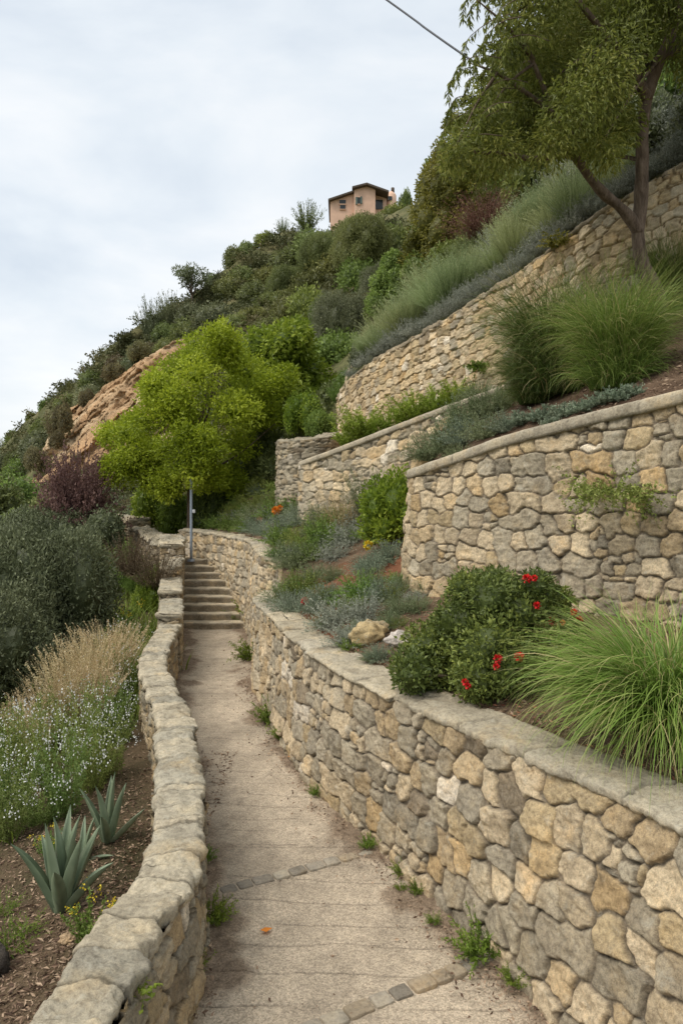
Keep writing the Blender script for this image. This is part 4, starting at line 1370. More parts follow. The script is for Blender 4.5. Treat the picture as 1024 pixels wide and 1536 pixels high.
# plume grasses and grey strip along the highest wall
r = rng_(60)
gA = join(blades(1200, r, .18, (.45, 1.2), .010, (52, 89), (.0, .8), 6, tip=.35, tw=1, wob=.4), leafy(60, r, .16, (.8, 1.3), (60, 89), (0, .6), 30, .06, .014, start=.55, spread=.45, sw=.005, t0=.8))
gB = join(blades(1200, r, .18, (.45, 1.15), .010, (48, 88), (.2, 1.1), 6, tip=.35, tw=1, wob=.4), leafy(60, r, .16, (.8, 1.25), (56, 89), (0, .8), 30, .06, .014, start=.55, spread=.45, sw=.005, t0=.8))
pg = [one('plume_grass', g, L_pale, 'pale green feathery grass tuft in the row above the highest wall', 'grass tuft', (0, 0, -100 - i), group='feathery grasses above the highest wall') for i, g in enumerate((gA, gB))]
used = [False, False]
xs = list(np.linspace(548, 940, 19)) + list(np.linspace(572, 940, 15)) + list(np.linspace(600, 940, 10))
for i, x in enumerate(xs):
    lvl = 0 if i < 19 else (1 if i < 34 else 2)
    yy = wt(x) - (16 + 13 * lvl) * (.45 + .55 * (x - 550) / 390) - 6
    h = hillpt(x + r.uniform(-9, 9), yy + r.uniform(-8, 8))
    if h is None:
        continue
    k = i % 2
    s = (.72 + .5 * r.random()) * float(np.interp(x, [550, 620, 760, 940], [.75, .9, .8, .66]))
    if not used[k]:
        setat(pg[k], tuple(h), r.random() * 6, s)
        used[k] = True
    else:
        again(pg[k], tuple(h), r.random() * 6, s)
gl = leafy(170, r, .22, (.22, .5), (25, 88), (.0, .6), 14, .05, .012, spread=.55, sw=.005)
lv = None
for i, x in enumerate(np.linspace(528, 1040, 44)):
    h = hillpt(x, wt(x) - 4 - 5 * (i % 2))
    if h is None:
        continue
    s = .55 + .4 * r.random()
    if lv is None:
        lv = one('lavender', gl, L_lav, 'grey lavender tuft along the top edge of the highest wall', 'plant', tuple(h), 0, s, 'grey lavender along the highest wall')
    else:
        again(lv, tuple(h), r.random() * 6, s)
for i, x in enumerate(np.linspace(760, 1040, 7)):
    h = hillpt(x, wt(x) - 30 - 22 * (i % 3))
    if h is not None:
        again(lv, tuple(h), r.random() * 6, 1.3 + .4 * r.random(), 'large grey lavender tuft on the slope just above the highest wall', 'grey lavender on the upper slope')

# low dry scrub between the shrubs of the hill: one uncountable mass
r = rng_(68)
hp = []
for k in range(4200):
    px, py = r.uniform(-60, 640), r.uniform(270, 800)
    if (inpoly(px, py, cl) and r.random() < .93) or (485 < px < 655 and py < 335):
        continue
    h = hillpt(px, py)
    if h is not None and 20 < h.y < 120 and not (px > 500 and py > wt(px) - 60):
        hp.append((h.x, h.y, h.z))
hp = A(hp)
V0, F0, T0 = leafy(14, r, .3, (.4, 1.0), (20, 85), (0, .7), 5, .34, .12, spread=.7, sw=.03)
a = r.random(len(hp)) * 6.28
s = r.uniform(.5, 1.3, len(hp)) * (hp[:, 1] / 60 + .15) * .8
c_, s_ = (np.cos(a) * s)[:, None], (np.sin(a) * s)[:, None]
Vs = np.stack([V0[None, :, 0] * c_ - V0[None, :, 1] * s_, V0[None, :, 0] * s_ + V0[None, :, 1] * c_, V0[None, :, 2] * s[:, None]], -1) + hp[:, None]
tn = np.clip(.35 + .3 * vnoise(hp[:, 0] * .12, hp[:, 1] * .12, 0, 69) + .15 * r.normal(size=len(hp)), 0, 1)
L_low = LM('low_scrub_leaf', (.05, .055, .02), (.085, .088, .034), (.125, .108, .05), (.19, .15, .085), trans=.2)
o = link('low_scrub', mesh('low_scrub', Vs.reshape(-1, 3), (F0[None] + (np.arange(len(hp)) * len(V0))[:, None, None]).reshape(-1, 4), L_low, False, tint=np.clip(np.repeat(tn, len(V0)) + .12 * (np.tile(T0, len(hp)) - .5), 0, 1)))
tag(o, 'low dry scrub and grass covering the hillside between the shrubs', 'scrub', kind='stuff')

# ------------------------------------------------------------------ clumps of long grass
r = rng_(70)
L_grassm = LM('mid_grass_blade', (.028, .055, .010), (.065, .11, .020), (.11, .17, .032), (.16, .21, .05), (.33, .28, .13), trans=.35, vary=.1, rough=.45)
loc = at(1002, 1098)
g = join(blades(3600, r, .2, (.65, 1.2), .009, (42, 88), (1.0, 2.4), 9, tip=.25, tw=.7, wob=.25),
         blades(500, r, .2, (.5, .9), .008, (15, 60), (.8, 1.8), 8, tip=.25, tw=.7, t0=.6))
one('grass_clump', g, L_grass, 'big bright green fountain of long grass spilling over the low wall coping', 'grass clump', tuple(loc))
for (px, py, s, mt, lb, bd, sd) in [(840, 592, 1.3, L_grassd, 'tall dark green shaggy grass clump on the mulch above the upper wall', (.9, 2.5), 71),
                                    (925, 584, .98, L_grassm, 'brighter green grass clump leaning left beside the tree trunk on the mulch', (.7, 2.2), 72),
                                    (1006, 452, .8, L_grassd, 'small dark grass clump just behind the base of the leaning trunk', (.6, 1.8), 73),
                                    (800, 606, .7, L_grassd, 'darker low grass clump at the left foot of the tall shaggy one', (1.2, 2.4), 74)]:
    r = rng_(sd)
    loc = at(px, py)
    g = join(blades(3800, r, .27, (.7, 1.75), .0085, (68, 90), bd, 10, tip=.25, tw=.8, wob=.5), blades(1300, r, .36, (.4, 1.0), .0085, (35, 85), (.8, 2.2), 7, tip=.2, tw=.9, wob=.6))
    one('grass_clump', g, mt, lb, 'grass clump', tuple(loc), 0, s * .84, None, s * 1.06)

# ------------------------------------------------------------------ flowering bush in the bed
r = rng_(75)
b = A(at(728, 1015))
t = thing('flowering_bush', 'broad dark green bush with clusters of red flowers behind the low wall', 'shrub', tuple(b))
s = b[1] / F
C, R = [], []
for px, py, q in [(625, 1005, 34), (650, 970, 40), (680, 1005, 42), (690, 940, 44), (725, 905, 42), (730, 975, 52), (745, 875, 28), (775, 925, 44), (775, 985, 48), (800, 885, 28), (815, 940, 42), (830, 975, 34), (850, 950, 26), (655, 1020, 30), (720, 1015, 36), (760, 1015, 30), (700, 880, 26), (800, 1000, 30), (620, 1020, 24), (840, 905, 22)]:
    for k in range(2):
        qq = A(P(px + r.uniform(-6, 6), py + r.uniform(-6, 6), b[1] + (965 - py) * .004 + r.uniform(-.35, .35))) - b
        C.append(qq)
        R.append((q * s, q * s * 1.15, q * s * .85))
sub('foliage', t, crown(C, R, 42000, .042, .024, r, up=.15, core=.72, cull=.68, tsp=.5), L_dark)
sub('stem', t, join(*[tube([(0, 0, -.1), tuple(A(C[j]) * .5), tuple(C[j])], [.02, .014, .006], 6, j, 0, 6) for j in range(0, 40, 3)]), M_twig, True)


def blossom(r, n, rad_, l=.03, w=.026):
    d = runit(r, n)
    return leafq(d * rad_ * .5, unit(d + runit(r, n) * .4), l, w, r, r.random(n))


flg = blossom(r, 40, .022)
fm = mesh('blossom', flg[0], flg[1], L_redf, False, tint=flg[2])
CC, RR = A(C), A(R)
for px, py in [(790, 868), (801, 867), (818, 941), (826, 928), (832, 934), (843, 934), (822, 938), (746, 988), (744, 1000), (697, 1023), (701, 1029), (778, 985), (860, 918), (868, 930), (805, 908)]:
    d = A(((px - CX) / F, 1, -(py - HY) / F))
    ys = [b[1] + .2]
    for c, q in zip(CC + b, RR):
        u = (A((0, 0, CZ)) - c) / q
        v = d / q
        aa, bb, c2 = v @ v, 2 * u @ v, u @ u - 1.0
        D_ = bb * bb - 4 * aa * c2
        if D_ > 0:
            ys.append((-bb - math.sqrt(D_)) / (2 * aa))
    Y = min(ys) - .02
    o = link('blossom', fm, t, tuple(A(P(px, py, Y)) - b))
    o.scale = [.7 + .45 * r.random()] * 3

# leafy yellow-green bush against the middle wall
r = rng_(76)
b = A(P(592, 806, 11.6))
b[2] = down(b[0], b[1]).z
C, R = dome(r, 16, .62, 1.05, .34)
one('leafy_bush', crown(C, R, 5200, .085, .04, r, up=.5, core=.6, cull=.6, tsp=.5), L_bright2, 'glossy yellow-green leafy bush between the middle wall and the upper wall', 'shrub', tuple(b))

# ------------------------------------------------------------------ low mounds in the bed
MP = {}
r = rng_(80)


def moundg(kind, sd):
    r = rng_(sd)
    if kind == 'lime':
        return leafy(120, r, .25, (.6, 1.25), (20, 88), (.1, .9), 22, .12, .045, spread=.7, sw=.012)
    if kind == 'silver':
        return leafy(190, r, .3, (.6, 1.15), (8, 88), (.0, .7), 20, .10, .028, spread=.6, sw=.012)
    return leafy(230, r, .3, (.6, 1.1), (8, 88), (.0, .6), 20, .085, .022, spread=.65, sw=.012)


MK = {'B': ('needle', L_blue, 'blue-grey mound plant in the sloping bed above the curved wall'), 'G': ('needle', L_grey, 'grey-green mound plant in the sloping bed above the curved wall'),
      'L': ('lime', L_lime, 'fresh green leafy plant in the sloping bed above the curved wall'), 'S': ('silver', L_silver, 'silvery pale mound plant in the sloping bed above the curved wall'),
      'D': ('needle', L_scrubB, 'dark green low plant in the sloping bed above the curved wall')}


def mound(px, py, wpx, kd, v=0, hs=1.0, label=None, group='low plants in the sloping bed', loc=None, name='mound_plant'):
    l = loc or at(px, py)
    if l is None:
        return
    kind, mat, lb = MK[kd]
    key = (kd, v % 2)
    s = wpx / 2 * l[1] / F * 1.3
    rz = float(hf(px, py)) * 6.28
    p = (l[0], l[1] + s * .3, l[2] - .03)
    if key not in MP:
        MP[key] = one(name, moundg(kind, 90 + ord(kd) + v % 2), mat, label or lb, 'plant', p, rz, s, group, s * hs)
        return MP[key]
    o = again(MP[key], p, rz, s, label or lb, group, s * hs)
    o.name = name
    return o


BEDP = [(425, 903, 62, 'G'), (455, 893, 72, 'D'), (440, 928, 68, 'B'), (478, 918, 66, 'B'), (502, 944, 72, 'S'), (470, 950, 58, 'B'), (522, 966, 62, 'S'), (548, 928, 62, 'S'), (540, 897, 62, 'L'),
        (575, 903, 64, 'B'), (600, 922, 58, 'G'), (556, 862, 62, 'B'), (587, 842, 64, 'B'), (606, 884, 52, 'G'), (628, 918, 48, 'G'), (526, 974, 34, 'L'), (570, 990, 50, 'B'), (440, 853, 64, 'G'), (466, 838, 62, 'D'),
        (428, 838, 52, 'G'), (420, 818, 50, 'L'), (452, 818, 58, 'D'), (482, 818, 62, 'L'), (502, 838, 52, 'S'), (522, 818, 62, 'S'), (538, 792, 62, 'S'), (506, 792, 56, 'D'), (480, 788, 56, 'G'), (455, 788, 60, 'B'), (430, 795, 60, 'B'),
        (405, 803, 52, 'B'), (386, 798, 48, 'B'), (366, 796, 46, 'D'), (346, 794, 42, 'L'), (326, 792, 40, 'L'), (412, 780, 52, 'L'), (436, 768, 46, 'L'), (380, 780, 46, 'G'), (352, 780, 42, 'D'), (565, 810, 56, 'L'),
        (405, 880, 46, 'B'), (415, 865, 50, 'G'), (490, 900, 50, 'B'), (520, 925, 50, 'G'), (550, 955, 50, 'S'), (585, 940, 46, 'G'), (420, 760, 46, 'D'), (395, 760, 46, 'D'), (440, 745, 44, 'D'), (370, 765, 46, 'D'), (500, 870, 40, 'G'), (470, 870, 52, 'G'), (640, 890, 40, 'G'), (560, 880, 48, 'G')]
for i, (px, py, wd, kd) in enumerate(BEDP):
    mound(px, py, wd, kd, i, .75 + .35 * float(hf(px, py, 3)))
for i, (px, py, wd, kd) in enumerate(BEDP):
    qx, qy = px + 17 * math.cos(i * 2.1), py - 9 + 9 * math.sin(i * 1.7)
    if (478 < qx < 548 and 828 < qy < 893) or (596 < qx < 632 and 785 < qy < 850) or qx > 622:
        continue
    mound(qx, qy, wd * .72, 'GLSDGB'[i % 6], i + 1, .85)
# wisps against the middle wall
r = rng_(81)
for i, (px, py, Y, sc, mt, lb) in enumerate([(512, 800, 13.7, .75, L_tan, 'dry tan wispy grass against the foot of the middle wall'), (548, 772, 13.6, .8, L_scrubD, 'grey wispy shrub leaning on the middle wall')]):
    p = A(P(px, py, Y))
    one('wispy_shrub', leafy(160, r, .2, (.6, 1.3), (50, 88), (.0, .7), 20, .06, .012, spread=.5, sw=.005), mt, lb, 'shrub', tuple(p), 0, sc)
# orange flowers
pf = blossom(r, 60, .07, .07, .06)
for i, (px, py, mt, lb, s) in enumerate([(414, 766, L_orange, 'orange flower cluster on the green plant near the stub wall', 1.1), (420, 762, L_orange, 'orange flower cluster on the green plant near the stub wall', .8), (552, 818, L_yel, 'yellow flower cluster beside the silvery plants in the bed', .9), (345, 790, L_redf, 'small red flowers above the wall beside the steps', .5), (457, 902, L_redf, 'small red flower head among the blue-grey mounds', .6)]):
    l = A(at(px, py + 14))
    l = A(P(px, py, l[1] - .25))
    one('flower_cluster', pf, mt, lb, 'flowers', tuple(l), i, s, 'orange flowers' if i < 2 else None)

# grey spread over the left end of the upper wall terrace
lbS = 'fine grey-green spreading plant on the terrace at the left end of the upper wall'
for i, (px, py, wd, kd) in enumerate([(650, 688, 80, 'G'), (676, 676, 80, 'G'), (705, 664, 80, 'B'), (735, 655, 76, 'G'), (700, 640, 84, 'G'), (738, 622, 80, 'G'), (765, 645, 60, 'B'), (665, 655, 70, 'G'), (640, 668, 60, 'G'), (720, 600, 60, 'G'), (760, 612, 64, 'G'), (690, 690, 50, 'G')]):
    mound(px, py, wd, kd, i, .95, lbS, 'grey spreading plants on the terrace')
r = rng_(82)
rs = leafy(70, r, .25, (.5, 1.05), (12, 85), (.1, .8), 22, .22, .07, spread=.55, sw=.03, up=.2)
ro = None
for px, py, wd in [(782, 640, 46), (812, 634, 50), (845, 628, 48), (868, 622, 44), (895, 612, 44), (925, 604, 50), (948, 596, 40), (828, 640, 34)]:
    l = at(px, py - 2)
    s = wd / 2 * l[1] / F * 1.05
    if ro is None:
        ro = one('succulent', rs, L_blue, 'blue-grey leafy rosette plant along the coping of the upper wall', 'plant', tuple(l), 0, s, 'rosette plants along the upper coping')
    else:
        again(ro, tuple(l), float(hf(px)) * 6, s)

# ferns above the middle wall
L_fern = LM('fern_leaf', (.08, .12, .012), (.17, .235, .03), (.27, .33, .06), trans=.4, vary=.15)
r = rng_(83)
fg = leafy(46, r, .12, (.55, 1.15), (45, 88), (.1, .9), 60, .12, .028, spread=.8, sw=.01)
fo = None
for px, py, hh in [(520, 672, 30), (541, 664, 50), (556, 658, 30), (578, 646, 28), (605, 636, 38), (624, 626, 42), (655, 612, 38), (684, 600, 36), (700, 593, 24)]:
    l = A(P(px, py, float(np.interp(px, [505, 600, 730], [15.6, 14.5, 13.0]))))
    d_ = down(l[0], l[1])
    s = hh * l[1] / F * 1.2
    p = (l[0], l[1], (d_.z if d_ is not None and abs(d_.z - l[2]) < .6 else l[2]) - .02)
    if fo is None:
        fo = one('fern', fg, L_fern, 'bright green upright fern on the narrow terrace above the middle wall', 'fern', p, 0, s, 'ferns above the middle wall')
    else:
        again(fo, p, float(hf(px)) * 6, s)

# plants rooted in wall faces
r = rng_(84)
p = A(P(918, 742, 6.72))
one('wall_plant', leafy(150, r, .3, (.15, .5), (-40, 60), (.3, 1.6), 15, .045, .022, spread=.75, sw=.004), L_scrubB, 'straggly green plant growing out of the face of the upper wall', 'plant', tuple(p), 0, .85)
p = A(P(715, 551, 13.25))
one('wall_plant', leafy(60, r, .1, (.1, .25), (-30, 60), (.3, 1.5), 12, .05, .03, spread=.75, sw=.004), L_weed, 'small green tuft growing from the face of the highest wall', 'plant', tuple(p))
p = A(P(834, 368, 12.1))
one('wall_plant', leafy(50, r, .1, (.1, .3), (20, 80), (.3, 1.2), 12, .05, .03, spread=.75, sw=.004), L_yellow, 'small yellowish weed on the top edge of the highest wall', 'plant', tuple(p))
p = A(P(208, 1492, 3.35))
one('wall_plant', leafy(14, r, .03, (.04, .1), (-30, 60), (.3, 1.2), 6, .03, .02, spread=.75, sw=.002), L_weed, 'small green sprig in the inner face of the parapet', 'plant', tuple(p))


# ------------------------------------------------------------------ boulders
def rock(loc, s, col, label, seed, name='boulder'):
    v, f = ball((0, 0, 0), (1, 1, 1), seed, 40, 26, .25)
    v = v + .06 * fbm(v[:, 0] * 5 + seed, v[:, 1] * 5, v[:, 2] * 5, 4, 400)[:, None] * unit(v)
    v = v * A(s)
    o = link(name, mesh(name, v, f, M_near, True, col=np.tile(A(col), (len(v), 1)) * (1 + .2 * fbm(v[:, 0] * 20, v[:, 1] * 20, v[:, 2] * 20, 3, 401))[:, None]))
    o.location = loc
    tag(o, label, 'rock')


for px, py, s, col, lb, sd in [(552, 960, (.17, .14, .13), (.48, .37, .2), 'tan rounded rock at the edge of the bed beside the blue-grey mound', 1), (566, 950, (.12, .1, .09), (.45, .36, .22), 'smaller tan rock behind the rounded tan rock', 2),
                               (598, 966, (.13, .1, .085), (.6, .54, .48), 'whitish rock beside the flowering bush in the bed', 3), (-16, 1462, (.10, .14, .11), (.07, .06, .05), 'dark wet-looking stone at the bottom left on the mulch', 4),
                               (438, 832, (.1, .09, .08), (.3, .3, .28), 'small grey stone on the bed near the steps wall', 5), (102, 1412, (.05, .05, .03), (.5, .36, .22), 'small tan stone on the mulch near the yellow spurge', 6)]:
    l = at(px, py)
    rock((l.x, l.y, l.z + s[2] * .45), s, col, lb, sd)

# ------------------------------------------------------------------ left slope planting
def agave(px, py, hpx, n_, label, seed, spread=(35, 86)):
    r = rng_(seed)
    b = A(at(px, py))
    H = hpx * b[1] / F
    gs = []
    for k in range(n_):
        a = 2.4 * k + r.uniform(-.3, .3)
        e0 = math.radians(spread[0] + (spread[1] - spread[0]) * (k / (n_ - 1)) ** .8 + r.uniform(-5, 5))
        L_ = H * r.uniform(.72, .9) * (.85 + .35 * k / n_)
        bd = r.uniform(-.1, .35)
        m, q = 12, 5
        p = A((math.cos(a) * .03, math.sin(a) * .03, -.02))
        sd_ = A((-math.sin(a), math.cos(a), 0))
        rows = []
        for i in range(m + 1):
            t_ = i / m
            e = e0 - bd * t_ ** 2
            d = A((math.cos(a) * math.cos(e), math.sin(a) * math.cos(e), math.sin(e)))
            nn_ = A((-math.cos(a) * math.sin(e), -math.sin(a) * math.sin(e), math.cos(e)))
            w_ = H * .135 * (.75 + 1.1 * t_ - 1.85 * t_ ** 2.2) if t_ < 1 else .002
            w_ = max(w_, .002)
            for j in range(q):
                c = j / (q - 1) * 2 - 1
                rows.append(p + sd_ * w_ / 2 * c + nn_ * (w_ * .45 * c * c))
            for j in range(q):
                c = 1 - j / (q - 1) * 2
                rows.append(p + sd_ * w_ / 2 * c * .97 + nn_ * (w_ * .45 * c * c - w_ * .16 * (1 - c * c) - .002))
            p = p + d * L_ / m
        V = A(rows)
        w2 = 2 * q
        Fq = []
        for i in range(m):
            for j in range(w2):
                Fq.append((i * w2 + j, i * w2 + (j + 1) % w2, (i + 1) * w2 + (j + 1) % w2, (i + 1) * w2 + j))
        jj = np.arange(len(V)) % w2
        tm = np.arange(len(V)) // w2 / m
        mar = np.isin(jj, (0, q - 1, q, w2 - 1))
        ti = .45 + .12 * r.normal() + .22 * fbm(V[:, 0] * 40, V[:, 1] * 40, V[:, 2] * 6, 3, 411) + .3 * mar - .6 * (tm > .96)
        gs.append((V, A(Fq), np.clip(ti, 0, 1)))
    t = thing('agave', label, 'agave', tuple(b))
    for g_ in gs:
        sub('leaf', t, g_, L_agave, True)


agave(92, 1366, 165, 10, 'largest agave with broad blue-green sword leaves on the mulch', 1, (48, 89))
agave(162, 1262, 105, 9, 'second agave farther back with paler leaves beside the parapet', 2, (48, 88))
agave(122, 1290, 70, 9, 'small agave half hidden between the two bigger agaves', 3, (25, 80))

r = rng_(100)
# yellow spurge
for i, (px, py, hh, lb) in enumerate([(138, 1420, 78, 'yellow flowered spurge right of the largest agave'), (72, 1285, 40, 'small yellow flowered spurge behind the largest agave'), (178, 960, 60, 'yellow-green leafy weed beside the brown tufts')]):
    l = at(px, py)
    s = hh * l[1] / F
    t = thing('spurge', lb, 'plant', tuple(l))
    g = leafy(26, r, .09 * s / .4, (s * .5, s), (55, 88), (0, .4), 26, s * .11, s * .035, spread=.7, sw=.006, up=.15)
    sub('foliage', t, g, L_lime)
    pts, sd_ = arcs(9, r, .08 * s / .4, (s * .6, s * 1.05), (62, 88), (0, .3), 5)
    pp = np.repeat(pts[:, -1], 14, 0) + r.normal(size=(126, 3)) * s * .05
    sub('blossom', t, leafq(pp, runit(r, 126), s * .05, s * .04, r, r.random(126)), L_yel)

# white-flowered meadow plants
wf = leafy(95, r, .26, (.35, 1.15), (60, 89), (0, .5), 26, .075, .017, spread=.75, sw=.005)
pts, sd_ = arcs(60, r, .3, (.5, 1.05), (50, 88), (0, .6), 5)
pp = np.repeat(pts[:, -1], 3, 0) + r.normal(size=(180, 3)) * .035
wfl = leafq(pp, runit(r, 180), .036, .03, r, r.random(180))
w0 = thing('flowering_plant', 'bushy green plant dotted with tiny white flowers on the left slope', 'plant', (0, 0, 0), 'white flowered plants on the left slope')
L_mead = LM('meadow_leaf', (.06, .08, .018), (.135, .175, .042), (.24, .27, .09), trans=.35, vary=.4)
sub('foliage', w0, wf, L_mead)
sub('blossom', w0, wfl, L_white)
first = True
for px, py, wd in [(20, 1225, 100), (60, 1235, 95), (100, 1225, 90), (135, 1190, 85), (165, 1165, 75), (35, 1180, 90), (80, 1185, 90), (120, 1150, 80), (150, 1120, 75), (178, 1115, 66), (10, 1140, 90), (55, 1140, 85), (95, 1120, 80), (180, 1065, 62), (150, 1075, 70), (15, 1260, 90), (-20, 1200, 90), (185, 1015, 56), (165, 1040, 60)]:
    l = at(px, py)
    s = wd / 2 * l[1] / F * 1.75
    if first:
        setat(w0, tuple(l), 0, s, None, s * 1.25)
        first = False
    else:
        again(w0, tuple(l), float(hf(px, py)) * 6, s, None, None, s * (.85 + 1.0 * float(hf(px, py, 4))))
# dry grass
dg = join(blades(260, r, .17, (.6, 1.25), .008, (62, 89), (.0, .6), 6, tip=.2, tw=1), leafy(80, r, .17, (.8, 1.3), (66, 89), (0, .5), 22, .05, .012, start=.7, spread=.5, sw=.005, t0=.65))
d0 = None
for px, py, hh in [(78, 1112, 90), (95, 1090, 100), (118, 1075, 105), (140, 1058, 105), (158, 1045, 95), (172, 1032, 90), (120, 1105, 90), (145, 1085, 85), (60, 1140, 75), (30, 1120, 70)]:
    l = at(px, py)
    s = hh * l[1] / F * .95
    if d0 is None:
        d0 = one('dry_grass', dg, L_tan, 'straw-coloured dry grass tuft on the left slope above the white flowers', 'grass tuft', tuple(l), 0, s, 'dry grass tufts on the left slope')
    else:
        again(d0, tuple(l), float(hf(px, py)) * 6, s)

# large dark bushes and mixed shrubs of the left side
big = []
for k in range(2):
    r = rng_(110 + k)
    C, R = dome(r, 26, 1.0, 1.25, .27)
    big.append(crown(C, R, 46000, .048, .019, r, up=.25, core=.62, cull=.66, tsp=.55, rnd=1.0))
L_holm = LM('dull_dark_leaf', (.038, .047, .020), (.088, .102, .050), (.18, .20, .11), vary=.15, trans=.2)


def big_bush(k, loc, s, mat, label, sz=None):
    return one('large_bush', big[k], mat, label, 'bush', loc, k * 2.0, s, None, sz)


b0 = big_bush(0, P(62, 1010, 13), 1.5, L_holm, 'largest dark grey-green bush filling the left edge beyond the dry grass', 2.2)
b1 = again(b0, P(-30, 1060, 11), 1.2, 1.3, 'dark bush at the far left edge in front of the largest one', None, 1.55)
b2 = again(b0, P(92, 900, 17), 2.2, 1.0, 'dark bush right of the largest dark bush near the parapet', None, 1.35)
b3 = again(b0, P(70, 860, 20), .5, 1.6, 'dark bush behind the largest one below the purple bush', None, 1.5)
hb = big_bush(1, P(545, 408, 53), 2.45, L_scrubA, 'largest dark olive dome-shaped tree on the hill directly below the house', 3.6)
hb.name = 'round_tree'
for (px, py, Y, s, sz, lb) in [(482, 412, 57, 2.0, 2.7, 'dark olive rounded tree just left of the largest dome-shaped one below the house'), (430, 450, 57, 1.9, 2.2, 'dark olive rounded tree on the hill above the lime-green tree')]:
    o = again(hb, P(px, py, Y), px * .1, s, lb, None, sz)
    o.name = 'round_tree'
hc = big_bush(0, P(512, 545, 31), 1.55, L_scrubD, 'grey-green rounded tree on the slope left of the highest wall', 2.5)
hc.name = 'round_tree'
o = again(hc, P(575, 470, 38), 2, 1.5, 'grey-green rounded tree between the evergreens and the dome-shaped tree', None, 2.2)
o.name = 'round_tree'
MIX = [(200, 985, 70, 60, 'round', L_weed, 'fresh green bush against the outer side of the parapet'), (222, 925, 56, 56, 'round', L_weed, 'green bush beside the parapet near its first step'), (205, 890, 56, 46, 'spiky', L_lime, 'yellow-green weedy bush between the brown tufts and the parapet'),
       (175, 880, 70, 70, 'spiky', L_lime, 'yellow-green weedy bush left of the brown tufts'), (244, 872, 34, 34, 'round', L_weed, 'small bright green bush touching the parapet'), (150, 830, 70, 60, 'round', L_scrubD, 'grey-green bush below the purple bush'),
       (30, 830, 100, 70, 'round', L_scrubB, 'green bush low at the left edge'), (100, 810, 80, 60, 'round', L_scrubB, 'green bush at the foot of the purple bush'), (150, 800, 60, 60, 'round', L_dark, 'very dark green bush right of the purple bush'),
       (230, 790, 70, 70, 'round', L_bright2, 'green bush under the left of the lime-green tree'), (340, 775, 90, 100, 'round', L_dark, 'dark bush in shade under the right of the lime-green tree'), (385, 750, 80, 90, 'round', L_dark, 'dark bush behind the post right of the lime-green tree'),
       (310, 790, 70, 80, 'round', L_dark, 'dark bush just right of the post'), (262, 800, 60, 60, 'round', L_weed, 'green bush just left of the post'), (400, 700, 80, 80, 'round', L_dark, 'dark green bush below the darker broad tree'),
       (455, 640, 60, 50, 'round', L_bright2, 'green bush on the stub wall'), (480, 648, 50, 40, 'round', L_lime, 'light green bush at the left foot of the highest wall'), (20, 770, 90, 50, 'round', L_scrubB, 'green bush at the left edge under the cliff'), (75, 790, 80, 55, 'round', L_scrubA, 'olive bush under the lower end of the cliff'), (-30, 800, 110, 80, 'round', L_scrubA, 'olive bush outside the left edge')]
MIX += [(522, 590, 44, 40, 'round', L_scrubB, 'green bush at the left end of the highest wall'), (545, 548, 46, 34, 'round', L_scrubD, 'grey-green bush just above the left end of the highest wall'), (505, 600, 30, 30, 'spiky', L_lime, 'light weedy bush at the left corner of the highest wall')]
YM = [15, 15.5, 16.5, 17, 17.2, 19, 21, 21, 22.5, 23, 22, 22, 21, 22, 21.5, 19.6, 18.6, 34, 26, 24, 21.5, 20, 20]
for i, (px, py, wd, hh, kd, m, lb) in enumerate(MIX):
    px_shrub(px, py, wd, hh, kd, i, m, lb, 'bush', Y=YM[i])
r = rng_(120)
pb = leafy(520, r, .3, (.6, 1.3), (5, 88), (.0, .6), 40, .07, .03, spread=.8, sw=.008)
one('purple_bush', pb, L_purple, 'dark purple leafless-looking round bush below the cliff', 'bush', P(117, 800, 20.8), 0, 1.1, None, 2.2)
bt = leafy(260, r, .2, (.5, 1.1), (35, 88), (.0, .5), 22, .05, .012, spread=.5, sw=.006)
L_brt = LM('brown_tuft', (.05, .035, .02), (.11, .082, .048), (.18, .14, .085), vary=.1)
x0 = one('brown_tuft', bt, L_brt, 'brown dry upright tuft beside the parapet, the left of two', 'shrub', P(196, 862, 16.0), 0, .95)
again(x0, P(233, 884, 15.6), 2, .95, 'brown dry upright tuft touching the parapet, the right of two')

# ------------------------------------------------------------------ ground cover, chips, litter
def scatter_ground(n, fn, r):
    """n points (x,y,z) on the terrain below fn(r,n)->xy"""
    out = []
    for x, y in fn(r, n):
        l = down(x, y)
        if l is not None:
            out.append(tuple(l))
    return A(out)


r = rng_(130)
SLT = T_SLOPE


def slope_pts(n, pxr, pyr):
    o_ = []
    for k in range(n):
        px, py = r.uniform(*pxr), r.uniform(*pyr)
        h = SLT.ray_cast(Vector((0, 0, CZ)), Vector(((px - CX) / F, 1, -(py - HY) / F)).normalized())[0]
        if h is not None and h.y < 30:
            o_.append((h.x, h.y, h.z))
    return A(o_)


